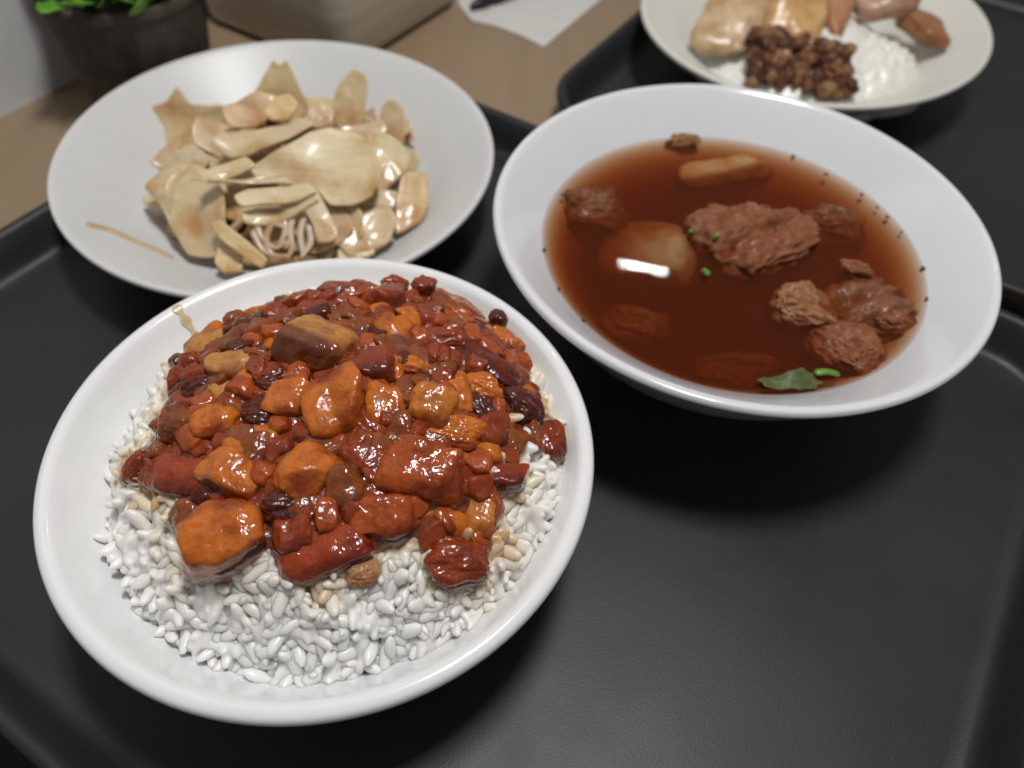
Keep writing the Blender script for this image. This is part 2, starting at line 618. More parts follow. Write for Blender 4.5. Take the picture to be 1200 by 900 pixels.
# ------------------------------------------------------------------ measured pieces (millimetres about each vessel's centre)
PORK = [
    ((-36.66, 18.62, 55.63), (9.5, 5.85, 2.22), 12, 'slab', 'amber', 'wide amber slab of pork fat beside the tan stain on the bowl rim'),
    ((-27.35, 22.09, 59.18), (7.31, 3.65, 2.56), 8, 'lump', 'dark', 'smooth dark red oval pork bit touching the amber slab'),
    ((-21.97, 28.43, 58.76), (4.35, 3.83, 2.38), 0, 'cube', 'red', 'small red brown pork cube on bare rice by the sauce edge'),
    ((-26.31, 6.86, 62.39), (6.95, 4.93, 3.06), -8, 'cube', 'amber', 'amber orange pork fat cube next to the wide amber slab'),
    ((-25.55, -1.07, 62.25), (6.07, 4.34, 1.91), 10, 'slab', 'amber', 'crinkled glossy tan pork piece beside the dark minced knot'),
    ((-40.77, 7.92, 55.47), (4.25, 4.49, 2.98), 0, 'lump', 'red', 'small round brown pork bit at the rice edge facing the plant pot'),
    ((-34.3, -9.11, 59.8), (5.38, 6.24, 3.76), 20, 'lump', 'brown', 'dark brown rounded pork lump above the long glossy skin slab'),
    ((-25.25, -9.76, 62.98), (6.12, 5.28, 3.69), -5, 'lump', 'orange', 'orange rounded pork lump joined to the dark brown one'),
    ((-6.19, 11.84, 66.42), (9.98, 8.39, 5.2), -22, 'cube', 'ambskin', 'large amber pork cube with a dark red skin side'),
    ((-10.42, -4.02, 64.67), (6.6, 5.53, 3.43), 0, 'cube', 'orange', 'rounded orange pork cube left of the big square cube in the middle'),
    ((1.48, -6.27, 66.92), (7.64, 8.48, 4.73), 28, 'cube', 'orange', 'big square bright orange pork cube in the middle of the topping'),
    ((-5.58, -11.6, 63.71), (6.62, 3.93, 1.91), -5, 'slab', 'red', 'flat reddish pork slab under the big square orange cube'),
    ((-14.21, -17.07, 63.35), (4.89, 4.69, 2.91), 15, 'cube', 'brown', 'brown pork cube with a white glint below the minced knot'),
    ((-1.39, -21.83, 64.3), (5.8, 8.4, 3.6), -28, 'cube', 'orange', 'twisted light orange pork piece with a drooping corner'),
    ((-18.0, -23.05, 62.57), (8.04, 6.03, 3.74), -25, 'cube', 'orange', 'wide orange pork chunk lying against the long glossy skin slab'),
    ((-15.92, -7.61, 63.99), (4.63, 4.42, 2.65), 0, 'mince', 'dark', 'dark knot of minced pork between orange pieces'),
    ((-6.91, 37.92, 57.94), (7.32, 5.8, 3.6), -5, 'cube', 'redskin', 'dark red pork cube at the edge facing the bamboo plate'),
    ((-11.54, 27.47, 61.32), (5.34, 4.61, 3.23), 10, 'lump', 'red', 'reddish translucent pork bit behind the large amber cube'),
    ((5.79, 34.44, 59.94), (6.15, 6.15, 3.81), 20, 'cube', 'red', 'reddish pork cube with a bright glint by the bowl edge facing the bamboo'),
    ((15.11, 44.32, 57.21), (3.72, 3.23, 2.26), 0, 'lump', 'red', 'small round red pork bit at the edge touching the broad orange slab'),
    ((6.07, 47.65, 53.24), (4.35, 3.33, 2.0), 0, 'mince', 'red', 'small rough red pork crumb at the edge facing the bamboo'),
    ((22.05, 44.11, 50.74), (12.67, 6.72, 2.56), -12, 'slab', 'ambskin2', 'broad orange brown pork slab at the edge towards the soup bowl'),
    ((36.03, 40.82, 49.19), (3.05, 2.8, 1.96), 0, 'lump', 'dark', 'tiny dark pork bit hanging off the pale fat strip'),
    ((29.94, 32.78, 53.03), (7.99, 3.09, 1.91), 18, 'slab', 'pale', 'pale fat strip under the broad orange brown slab'),
    ((10.91, 19.5, 63.0), (3.94, 8.35, 1.91), 42, 'slab', 'orange', 'narrow orange pork strip lying diagonally behind the dark red cube'),
    ((6.38, 7.01, 65.09), (7.31, 5.32, 3.3), 5, 'cube', 'redskin', 'dark red square pork cube beside the narrow orange strip'),
    ((12.17, -3.04, 65.1), (5.34, 6.63, 3.31), 12, 'cube', 'orange', 'upright orange pork block with a flat face next to the big square cube'),
    ((22.26, -2.32, 64.57), (6.25, 6.25, 3.87), -10, 'cube', 'yellow', 'yellowish orange pork cube beside the deep dark hollow'),
    ((33.3, 17.46, 58.38), (13.96, 5.91, 2.25), -24, 'slab', 'darkskin', 'long arched dark red glossy skin piece facing the soup bowl'),
    ((38.41, 33.21, 47.83), (6.49, 5.45, 3.27), -15, 'mince', 'orange', 'rough orange pork piece behind the arched dark skin'),
    ((34.09, 6.44, 59.82), (6.09, 4.96, 2.98), -10, 'mince', 'orange', 'rough ragged orange pork piece in front of the arched dark skin'),
    ((36.46, -3.89, 58.85), (6.1, 5.44, 3.38), 25, 'cube', 'red', 'red brown wedge of pork beside the bare stained rice'),
    ((42.59, 6.91, 54.65), (6.92, 5.3, 3.18), -30, 'mince', 'dark', 'dark ragged minced pork strip at the edge facing the soup bowl'),
    ((51.12, 2.23, 46.78), (4.66, 6.06, 2.89), 30, 'cube', 'redskin', 'dark red pork bit at the rice edge towards the soup bowl'),
    ((28.02, -7.44, 61.53), (7.64, 4.45, 2.67), -8, 'mince', 'orange', 'rough orange minced pork patch behind the big red glossy cube'),
    ((22.47, -18.83, 63.77), (9.18, 7.35, 4.55), -6, 'cube', 'redcube', 'big red orange glossy pork cube with a white streak along its top edge'),
    ((39.98, -14.31, 54.85), (6.6, 4.26, 2.64), 10, 'cube', 'redskin', 'dark red oblong pork bit on stained rice'),
    ((22.88, -23.88, 59.68), (4.41, 1.8, 1.91), 5, 'slab', 'darkskin', 'thin dark skin strip under the big red glossy cube'),
    ((15.53, -29.99, 60.65), (8.05, 5.69, 3.53), 12, 'cube', 'redcube', 'orange red pork chunk in front of the big red glossy cube'),
    ((28.27, -26.22, 57.05), (3.62, 5.43, 2.24), -5, 'cube', 'redcube', 'narrow red orange pork piece beside the yellow fat cube'),
    ((34.92, -25.05, 54.29), (4.3, 5.32, 2.67), 0, 'cube', 'yellow', 'yellow translucent fat cube at the rice edge'),
    ((31.73, -34.14, 51.74), (7.61, 5.81, 3.49), 0, 'mince', 'red', 'cluster of red minced pork resting on white rice'),
    ((3.17, -37.42, 58.7), (11.93, 6.35, 2.41), 22, 'slab', 'redskinbig', 'largest red glossy pork slab with a big white glint over the rice'),
    ((-16.87, -35.78, 60.03), (9.0, 8.61, 5.34), 10, 'cube', 'orange', 'biggest rounded orange pork chunk hanging over the white rice'),
    ((-32.44, -20.81, 57.35), (11.97, 5.37, 2.04), -14, 'slab', 'redskinbig', 'long glossy red skin slab with a frayed white end'),
    ((-47.76, -16.62, 47.06), (3.52, 1.76, 1.91), -5, 'slab', 'brown', 'little brown pork tip poking from under the long glossy skin slab'),
    ((-5.91, -29.36, 61.17), (5.68, 4.7, 2.82), 0, 'mince', 'dark', 'dark jelly like pork bits beside the twisted light orange piece'),
    ((-2.92, -34.96, 59.59), (5.21, 4.44, 3.11), 10, 'lump', 'red', 'rounded red pork lump tucked behind the largest red slab'),
    ((6.44, -25.33, 62.95), (5.14, 5.73, 3.19), 0, 'cube', 'brown', 'brown translucent pork cube right of the twisted light orange piece'),
    ((-12.16, -28.94, 60.39), (2.95, 2.95, 2.06), 0, 'lump', 'red', 'small glossy pork nub between the biggest chunk and the dark jelly'),
    ((7.82, -13.84, 63.74), (4.72, 3.49, 2.44), 10, 'lump', 'red', 'dull red pork lump in front of the big square orange cube'),
    ((15.55, -12.64, 62.87), (4.53, 3.09, 1.91), -10, 'mince', 'brown', 'brown crumb of pork behind the big red glossy cube'),
    ((-26.55, -16.06, 60.47), (4.54, 3.1, 2.17), 0, 'lump', 'red', 'red pork bit behind the wide orange chunk'),
    ((23.11, 20.65, 60.97), (6.12, 4.71, 2.83), 10, 'mince', 'red', 'red rough pork crumb in front of the broad orange brown slab'),
    ((1.68, 21.13, 63.21), (4.66, 3.96, 2.77), 0, 'lump', 'brown', 'brown pork bit beside the large amber cube'),
    ((17.7, 9.77, 63.26), (4.47, 3.8, 2.28), 0, 'mince', 'orange', 'orange rough crumb behind the yellowish orange cube'),
    ((42.31, -4.77, 54.44), (3.74, 4.4, 2.32), 10, 'cube', 'brown', 'small brown pork block beside the red brown wedge'),
    ((12.18, -39.8, 54.55), (3.85, 2.89, 1.91), 15, 'mince', 'pale', 'pale saucy crumb on rice beside the largest red slab'),
]
SAUCE = [(-48.85, 17.37), (-43.8, 2.33), (-44.23, -3.83), (-41.57, -10.66), (-53.29, -12.2), (-45.25, -19.91), (-29.97, -26.16), (-30.9, -32.64), (-27.35, -37.04), (-18.36, -39.03), (-8.97, -37.52), (-3.89, -41.86), (4.18, -41.47), (14.29, -36.14), (24.79, -33.17), (27.05, -38.1), (36.11, -34.95), (39.84, -28.08), (41.17, -18.71), (45.47, -10.65), (41.93, -3.97), (48.41, -1.86), (54.21, 4.29), (48.57, 12.12), (46.04, 27.17), (42.64, 33.42), (37.9, 39.42), (31.2, 43.44), (15.76, 45.24), (-7.88, 44.19), (-14.98, 41.36), (-27.06, 39.19), (-35.51, 30.01), (-44.37, 21.54)]
BAMBOO = [
    ((16.51, -21.86, 36.99), (0.05, -0.41, 0.91), [(-37.78, -12.08), (-28.53, -5.25), (-18.13, 1.11), (-9.98, 7.27), (-1.27, 14.63), (6.34, 17.68), (15.79, 16.71), (21.22, 13.13), (26.56, 0.19), (24.52, -7.89), (17.77, -12.04), (9.65, -12.3), (3.04, -6.31), (-7.97, -5.56), (-19.71, -7.61)], 2.2, 0.6, 'cream', 'large cream bamboo sheet lying on top of the heap'),
    ((-5.54, 26.0, 37.72), (0.0, -0.79, 0.61), [(-8.22, -0.52), (-4.06, 6.73), (-1.32, 10.67), (1.36, 8.94), (4.4, 10.7), (8.76, 2.41), (13.86, -8.22), (5.3, -13.28), (-6.66, -10.74), (-13.44, -7.26)], 2.0, 0.4, 'tan', 'upright pointed tan bamboo sheet at the back of the heap'),
    ((24.25, 26.0, 35.62), (0.06, -0.79, 0.61), [(-0.95, 11.18), (2.81, 10.46), (5.51, 7.0), (5.41, -2.43), (4.97, -12.03), (-3.81, -13.31), (-7.9, -5.35), (-6.02, 4.01)], 3.0, 0.3, 'tan', 'upright blunt tan bamboo stick next to the pointed sheet'),
    ((39.24, 26.0, 25.89), (0.18, -0.78, 0.6), [(-5.37, 4.3), (-2.76, 9.25), (3.32, 6.37), (7.06, -6.42), (2.08, -9.38), (-4.21, -4.34)], 3.0, 0.2, 'pink', 'small pinkish bamboo stub at the side facing the soup bowl'),
    ((-42.3, 26.0, 23.37), (-0.09, -0.79, 0.61), [(-20.3, 5.08), (-12.89, 6.91), (-7.21, 12.14), (-5.27, 5.72), (3.36, 4.13), (12.38, 2.84), (22.88, 4.76), (26.58, -0.11), (17.89, -4.84), (2.99, -10.6), (-10.52, -13.14), (-14.94, -10.13), (-16.07, -3.27)], 2.5, 0.7, 'stain', 'ragged stained bamboo slice with a thin spike facing the plant pot'),
    ((-6.56, 5.32, 40.87), (0.0, -0.45, 0.89), [(-13.37, -0.53), (-2.19, 7.46), (7.63, 6.7), (12.01, 2.69), (6.15, -2.02), (-0.4, -6.03), (-9.73, -8.1)], 2.5, 0.5, 'brown', 'browned bamboo slice below the pointed sheet'),
    ((3.56, 0.8, 44.98), (0.0, -0.51, 0.86), [(-3.33, 3.59), (2.82, 5.35), (6.37, 1.55), (3.15, -4.03), (-3.03, -5.11), (-5.96, -1.3)], 3.0, 0.3, 'yellow', 'small yellow bamboo knob in the middle of the heap'),
    ((-26.85, -31.15, 23.91), (-0.25, -0.47, 0.85), [(-9.9, 18.0), (-2.64, 18.62), (6.77, 13.3), (13.2, 3.94), (16.03, -5.23), (14.73, -18.7), (7.17, -20.66), (-1.23, -18.6), (-6.01, -9.88), (-10.18, -0.42), (-16.23, 8.2), (-13.46, 13.86)], 3.5, 0.8, 'pinktan', 'broad pinkish bamboo slab with an orange spot facing the plate stain'),
    ((-29.47, -11.28, 29.28), (-0.09, -0.37, 0.92), [(-7.64, 2.42), (-2.41, 5.26), (3.17, 3.62), (6.58, -1.64), (4.58, -5.98), (-4.37, -3.57)], 3.0, 0.4, 'grey', 'greyish wet bamboo piece under the ragged slice'),
    ((-3.25, -50.55, 23.73), (0.0, -0.45, 0.89), [(-10.97, 6.85), (-7.59, 8.36), (3.64, 0.79), (10.97, -5.05), (9.02, -8.33), (1.29, -3.81), (-6.59, 1.38)], 3.5, 0.2, 'yellowtan', 'straight yellow bamboo stick pointing at the rice bowl'),
    ((-8.24, -51.05, 16.66), (0.0, -0.45, 0.89), [(-4.15, 3.5), (-0.19, 5.71), (4.57, 2.14), (5.44, -4.25), (-1.07, -5.32), (-4.62, -1.71)], 5, 0.2, 'yellowtan', 'square yellow bamboo block at the foot of the straight stick'),
    ((7.8, -35.75, 33.87), (0.0, -0.45, 0.89), [(-13.47, -1.81), (-9.75, 1.69), (2.0, 3.8), (11.46, 5.1), (14.83, 2.07), (8.66, -1.59), (-3.04, -3.69), (-10.57, -5.49)], 3, 0.5, 'cream', 'narrow cream bamboo strip below the large sheet'),
    ((8.99, -38.09, 29.38), (0.0, -0.45, 0.89), [(-12.04, -1.96), (-8.11, 0.26), (3.55, 3.67), (11.06, 6.8), (14.44, 3.76), (6.58, -1.34), (-4.36, -5.32), (-10.92, -5.76)], 3, 0.6, 'cream', 'second cream bamboo strip curling under the first one'),
    ((23.52, -39.89, 28.67), (0.09, -0.51, 0.85), [(-6.21, 9.61), (-2.02, 9.62), (3.27, 2.15), (7.36, -5.45), (5.38, -8.25), (0.73, -8.93), (-2.02, -2.43), (-6.54, 3.84)], 3, 0.3, 'cream', 'cream bamboo finger hanging down from the large sheet'),
    ((52.47, -15.33, 18.96), (0.34, -0.42, 0.84), [(-6.6, 8.56), (-2.19, 12.72), (2.74, 12.54), (5.82, 4.74), (6.08, -5.6), (1.98, -10.91), (-2.39, -14.81), (-5.29, -6.5)], 5, 0.2, 'orange', 'orange tan bamboo block with a wet glint facing the soup bowl'),
    ((43.05, -3.72, 29.1), (0.27, -0.36, 0.89), [(-10.4, 7.36), (-5.37, 11.63), (2.41, 9.8), (7.56, 4.61), (7.05, -2.58), (3.79, -9.1), (-0.93, -14.53), (-4.01, -6.54)], 3, 0.5, 'cream2', 'folded cream bamboo flap beside the pinkish stub'),
    ((37.94, -34.59, 19.64), (0.18, -0.44, 0.88), [(-11.39, 4.2), (-4.04, 8.03), (7.55, 10.13), (10.35, 5.27), (9.25, -2.52), (2.78, -8.07), (-4.08, -10.98), (-10.05, -5.65)], 3.5, 0.5, 'spot', 'spotted bamboo slice low on the heap towards the soup bowl'),
    ((36.76, -24.38, 23.84), (0.18, -0.37, 0.91), [(-12.51, -3.68), (-2.93, 1.64), (5.52, 7.47), (10.81, 6.62), (10.1, -0.15), (-0.54, -4.26), (-9.92, -7.32)], 3, 0.4, 'brown2', 'brown bamboo slice in the gap under the large sheet'),
    ((-2.74, -9.46, 38.89), (0.0, -0.41, 0.91), [(-13.73, 1.06), (-2.23, 4.02), (12.71, 10.11), (19.52, 6.29), (11.0, -0.72), (-0.71, -6.48), (-9.64, -9.21), (-16.57, -4.8)], 3, 0.5, 'pinktan', 'pinkish bamboo slice showing behind the large cream sheet'),
    ((-10.32, -26.92, 36.59), (0.0, -0.37, 0.93), [(-10.22, -2.82), (-2.07, 2.64), (5.31, 5.98), (9.59, 2.09), (2.34, -1.91), (-4.84, -5.87)], 2.5, 0.4, 'stain', 'orange edged bamboo sliver left of the large sheet'),
    ((31.65, 10.11, 32.18), (0.09, -0.45, 0.89), [(-10.31, -0.99), (-2.8, 1.75), (5.32, 5.36), (8.54, 1.43), (4.61, -3.66), (-5.26, -3.83)], 3, 0.4, 'brown2', 'brown bamboo slice at the foot of the blunt stick'),
    ((15.33, 10.66, 37.06), (0.09, -0.45, 0.89), [(-5.72, 1.53), (-0.46, 5.38), (4.57, 2.55), (4.18, -3.4), (-2.55, -5.99)], 3, 0.4, 'pink', 'small pink bamboo scrap between the pointed sheet and the blunt stick'),
    ((35.26, -42.17, 15.35), (0.09, -0.37, 0.92), [(-6.01, 1.29), (3.35, 4.83), (7.0, 1.22), (1.47, -3.08), (-5.74, -4.18)], 3, 0.3, 'cream2', 'pale bamboo scrap at the foot of the spotted slice'),
]
SHREDS = [
     [(0.73, -39.81, 26.51), (3.12, -44.86, 23.16), (8.3, -48.11, 20.89), (12.19, -45.6, 22.19)] ,
     [(6.37, -41.18, 25.77), (5.09, -45.92, 22.67), (7.85, -50.02, 19.35), (13.74, -49.76, 18.82)] ,
     [(14.1, -35.88, 28.22), (13.04, -42.04, 24.71), (14.15, -47.39, 20.74), (12.69, -50.97, 18.21)] ,
     [(10.14, -37.95, 27.28), (11.39, -43.28, 24.07), (9.37, -47.37, 21.13)] ,
     [(-0.01, -43.6, 24.18), (4.12, -48.79, 20.35), (10.88, -51.06, 18.14)] ,
     [(17.17, -36.91, 27.01), (16.66, -43.3, 22.95), (18.41, -49.1, 18.62)] ,
     [(19.18, -39.18, 25.17), (20.36, -44.78, 21.37), (17.32, -49.84, 18.39)] ,
     [(3.96, -41.3, 25.68), (9.94, -41.25, 25.35), (13.19, -43.91, 23.19), (11.86, -48.19, 20.46)] ,
]
SOUP = [
    ((-27.14, 5.58, -10.0), (15.15, 13.94, 6.6), -8, 'cube', 'radish', 'translucent brown radish chunk with a bright lamp streak beside it'),
    ((8.56, 9.37, -4.4), (17.21, 17.59, 8.0), 38, 'mince', 'rib', 'largest ragged pork rib piece sticking out of the soup'),
    ((21.32, 9.78, -1.6), (6.4, 5.14, 3.2), -30, 'mince', 'rib', 'small pork knob attached beside the largest rib piece'),
    ((22.35, -24.3, -3.6), (9.65, 8.92, 4.5), 0, 'mince', 'ribtan', 'tan pork rib lump between the largest and the reddish one'),
    ((42.91, -21.25, -6.0), (13.56, 12.97, 6.0), 20, 'mince', 'ribdark', 'dark submerged pork rib piece close to the soup edge'),
    ((30.33, -40.62, -2.8), (11.02, 8.0, 4.0), -38, 'mince', 'rib', 'reddish pork rib piece beside the green stem'),
    ((-43.67, 21.27, -6.8), (9.93, 8.76, 5.5), 0, 'mince', 'ribdark', 'dark submerged rib piece at the soup edge facing the bamboo plate'),
    ((4.05, 48.29, -5.0), (19.77, 6.63, 3.2), 14, 'cube', 'radish2', 'wedge shaped radish slice under the surface at the far soup edge'),
    ((40.13, 21.17, -7.0), (9.93, 7.82, 5.0), -20, 'mince', 'ribdark', 'faint sunken rib piece behind the largest one'),
    ((-32.42, -30.71, -11.0), (10.67, 6.93, 5.5), -10, 'mince', 'ribdark', 'faint sunken rib piece in the dark broth beside the radish chunk'),
    ((-1.91, -44.26, -13.0), (12.91, 6.71, 5.5), 0, 'mince', 'ribdark', 'faint sunken meat near the coriander leaf'),
    ((40.58, -7.15, -1.0), (4.74, 2.9, 2.2), -25, 'mince', 'rib', 'thin pale meat shred above the submerged rib piece'),
    ((45.79, -28.87, -0.8), (4.48, 4.11, 2.4), 0, 'mince', 'rib', 'small glossy pork scrap by the soup edge'),
    ((-11.38, 59.76, -0.8), (7.47, 2.36, 1.5), 0, 'mince', 'ribtan', 'brown scrap of meat stuck at the far soup edge'),
]
SPECKS = [(-56.03, 21.35), (-61.93, -7.85), (-57.01, -25.69), (-15.82, 57.78), (-6.94, 59.22), (40.44, 43.25), (38.66, 46.82), (51.04, 32.27), (54.86, 25.41), (59.89, 12.57), (62.42, -5.22), (61.59, -13.81), (60.15, -19.74), (52.93, -36.74), (46.55, -43.13), (-54.53, -42.57), (30.4, 53.8), (62.09, -10.17), (57.19, 20.43)]
GREENBITS = [(-12.44, 5.19), (-5.58, 0.19), (-10.31, -14.99)]
LEAF = [(-0.3, -59.81), (1.91, -57.84), (5.95, -56.9), (9.28, -55.99), (13.21, -54.68), (17.44, -55.6), (18.94, -57.95), (17.01, -60.08), (12.01, -61.06), (6.65, -61.69), (1.27, -61.95)]
STEM = [(16.61, -54.32), (23.87, -54.72)]
SMEAR = [(-58.21, -45.79), (-53.0, -43.46), (-45.19, -44.02), (-37.26, -44.79), (-31.46, -46.81)]
RIMSTAIN = [(-58.93, 39.56), (-57.25, 40.42), (-53.69, 35.38), (-54.42, 33.24)]
NAPKIN = [(-49.74, 487.6), (-43.89, 446.51), (-35.15, 429.53), (-21.98, 425.4), (-6.38, 415.83), (5.59, 405.3), (35.79, 461.54), (69.97, 529.19)]
PEN = [(-36.9, 439.15), (5.16, 479.35)]
FARTABLE = [(-39.58, -24.49), (-6.89, -12.06), (-32.22, -54.66), (-22.42, -64.29), (21.22, -40.54), (53.72, 4.73)]

# ------------------------------------------------------------------ the setting
me = mesh([uv(-.70, -.010, -.004), uv(1.0, -.010, -.004), uv(1.0, 1.2, -.004), uv(-.70, 1.2, -.004),
           uv(-.70, -.010, -.03), uv(1.0, -.010, -.03), uv(1.0, 1.2, -.03), uv(-.70, 1.2, -.03)],
          [(0, 1, 2, 3), (7, 6, 5, 4), (0, 4, 5, 1), (1, 5, 6, 2), (2, 6, 7, 3), (3, 7, 4, 0)])
structure(link('table', me, M_TABLE, smooth=False))
structure(link('floor', mesh([(-3, -3, -.75), (3, -3, -.75), (3, 3, -.75), (-3, 3, -.75)], [(0, 1, 2, 3)]), plain('dark_floor', (.02, .02, .02), .8), smooth=False))
M_WALL = plain('grey_wall', (.72, .73, .73), .6, .12, 25)
def box_uv(u0, u1, v0, v1, z0, z1, bevel=0.0, seg=4):
    bm = bmesh.new()
    vs_ = [bm.verts.new(uv(u, v, z)) for z in (z0, z1) for (u, v) in ((u0, v0), (u1, v0), (u1, v1), (u0, v1))]
    for f in ((3, 2, 1, 0), (4, 5, 6, 7), (0, 1, 5, 4), (1, 2, 6, 5), (2, 3, 7, 6), (3, 0, 4, 7)):
        bm.faces.new([vs_[i] for i in f])
    if bevel:
        bmesh.ops.bevel(bm, geom=list(bm.edges), offset=bevel, segments=seg, profile=.5, affect='EDGES')
    me = bpy.data.meshes.new('box')
    bm.to_mesh(me)
    bm.free()
    return me
structure(link('wall', box_uv(-.42, -.366, -.3, .9, -.004, .45), M_WALL, smooth=False))

# ------------------------------------------------------------------ trays
def rounded_rect(u0, u1, v0, v1, r, seg=10):
    pts = []
    for (cu, cv, a0) in ((u1 - r, v1 - r, 0), (u0 + r, v1 - r, 90), (u0 + r, v0 + r, 180), (u1 - r, v0 + r, 270)):
        for k in range(seg + 1):
            a = math.radians(a0 + 90 * k / seg)
            pts.append((cu + r * math.cos(a), cv + r * math.sin(a)))
    return pts
def tray(u0, u1, v0, v1, r):
    prof = [(.012, -.0035), (.006, -.0015), (.0015, .009), (0, .0105), (0, .0125), (.0008, .0136), (.0022, .0140), (.0036, .0135), (.0048, .0122),
            (.0075, .006), (.0090, .0025), (.0105, .0008), (.0125, .0001), (.016, 0.0)]
    verts, faces, R = [], [], []
    for ins, z in prof:
        ring = []
        for (u, v) in rounded_rect(u0 + ins, u1 - ins, v0 + ins, v1 - ins, max(r - ins, .004)):
            ring.append(len(verts))
            verts.append(uv(u, v, z))
        R.append(ring)
    n = len(R[0])
    for A, B in zip(R, R[1:]):
        for k in range(n):
            k2 = (k + 1) % n
            faces.append((A[k], A[k2], B[k2], B[k]))
    faces.append(tuple(R[-1]))
    faces.append(tuple(reversed(R[0])))
    return mesh(verts, faces)
def flat_smooth(o, ang=40):
    o.data.polygons.foreach_set('use_smooth', [len(p.vertices) == 4 for p in o.data.polygons])
t1 = link('serving_tray', tray(-.274, .088, -.0175, .2665, .036), M_TRAY)
flat_smooth(t1)
tag(t1, 'black plastic tray carrying the rice bowl, the bamboo plate and the soup bowl', 'tray', 'black serving trays')
t2 = link('serving_tray', tray(-.161, .205, .2790, .565, .036), M_TRAY)
flat_smooth(t2)
tag(t2, 'second black plastic tray under the oval plate of rice and sliced meat', 'tray', 'black serving trays')

# ------------------------------------------------------------------ bowls and plates
BC, SC, PC, FC = (-.0457, .1092), (.0697, .2017), (-.09506, .2545), (.136, .388)
SZ = .0389
def vessel(name, prof_out, prof_in, mat, loc, n=7, **kw):
    prof = smooth_profile(prof_out + prof_in, n)
    o = link(name, lathe(prof, **kw), mat)
    o.location = loc
    return o
rice_out = [(0, .0035), (.026, .0035), (.0285, .0012), (.031, .0002), (.0325, .0022), (.034, .005), (.044, .0135), (.056, .027), (.0640, .0385), (.0668, .0425), (.0675, .0444), (.0669, .0461), (.0652, .0468)]
rice_in = [(.0636, .0462), (.0622, .0446), (.0606, .0424), (.057, .0378), (.050, .0295), (.040, .0175), (.028, .0085), (.012, .0062), (0, .006)]
b1 = vessel('rice_bowl', rice_out, rice_in, M_BOWL, (BC[0], BC[1], 0), seg=160)
tag(b1, 'small white bowl filled with rice and braised pork', 'bowl')
soup_out = [(0, .003), (.036, .003), (.0385, .001), (.041, .0002), (.0425, .002), (.0445, .0055), (.0520, .0135), (.0615, .0245), (.0695, .0355), (.0750, .0435), (.0780, .0478), (.0790, .0490), (.0793, .0500), (.0786, .0512)]
soup_in = [(.0770, .0512), (.0748, .0496), (.0692, .0445), (.0629, .0383), (.0545, .0300), (.0430, .0200), (.0300, .0125), (.015, .0090), (0, .0085)]
b2 = vessel('soup_bowl', soup_out, soup_in, M_SOUPBOWL, (SC[0], SC[1], 0), seg=160)
tag(b2, 'white flared bowl full of brown soup', 'bowl')
plate_out = [(0, .003), (.042, .003), (.045, .001), (.048, .0002), (.050, .0025), (.058, .0085), (.070, .0170), (.0795, .0245), (.0822, .0268), (.0826, .0282), (.0818, .0290)]
plate_in = [(.0802, .0285), (.076, .0255), (.066, .0178), (.057, .0112), (.049, .0075), (.038, .0058), (.018, .0052), (0, .005)]
b3 = vessel('bamboo_plate', plate_out, plate_in, M_PLATE, (PC[0], PC[1], 0), seg=160)
tag(b3, 'white round dish holding pale sliced bamboo shoots', 'plate')
far_out = [(0, .003), (.045, .003), (.048, .001), (.051, .0002), (.053, .0025), (.062, .010), (.076, .0205), (.0840, .0265), (.0862, .0285), (.0866, .0300), (.0856, .0309)]
far_in = [(.0838, .0305), (.079, .0275), (.068, .0215), (.061, .0165), (.054, .0095), (.045, .0062), (.02, .005), (0, .005)]
b4 = vessel('oval_plate', far_out, far_in, M_FARPLATE, (FC[0] + .002, FC[1] + .004, 0), seg=128, sx=1.06, sy=.94, rot=math.radians(45))
tag(b4, 'cream oval plate of rice and sliced meat on the second tray', 'plate')

# ------------------------------------------------------------------ rice mound
MC, MR = (-.041, .1105), .0565
def mound(x, y):
    r = math.hypot(x, y)
    if r > MR:
        return .037 - (r - MR) * 1.2
    return .037 + .024 * (1 - (r / MR) ** 3.2)
def mound_normal(x, y):
    e = .0005
    return Vector(((mound(x - e, y) - mound(x + e, y)) / (2 * e), (mound(x, y - e) - mound(x, y + e)) / (2 * e), 1)).normalized()
def bowl_z(x, y):
    """height of the rice bowl's inner wall at a point given about the mound's centre"""
    r = math.hypot(x + MC[0] - BC[0], y + MC[1] - BC[1])
    pr = sorted(rice_in)
    for (r0, z0), (r1, z1) in zip(pr, pr[1:]):
        if r <= r1:
            return z0 + (z1 - z0) * max(0, (r - r0)) / (r1 - r0)
    return pr[-1][1]
SP = [(x / 1000, y / 1000) for x, y in SAUCE]
def inside(x, y, poly):
    c = False
    j = len(poly) - 1
    for i in range(len(poly)):
        xi, yi = poly[i]
        xj, yj = poly[j]
        if (yi > y) != (yj > y) and x < (xj - xi) * (y - yi) / (yj - yi) + xi:
            c = not c
        j = i
    return c
def edge_dist(x, y, poly):
    best = 1
    for i in range(len(poly)):
        ax, ay = poly[i - 1]
        bx, by = poly[i]
        dx, dy = bx - ax, by - ay
        t = max(0, min(1, ((x - ax) * dx + (y - ay) * dy) / (dx * dx + dy * dy + 1e-12)))
        best = min(best, math.hypot(x - ax - t * dx, y - ay - t * dy))
    return best

rice = empty('cooked_rice', (MC[0], MC[1], 0))
tag(rice, 'mound of steamed white rice grains in the small bowl under the pork', 'rice')
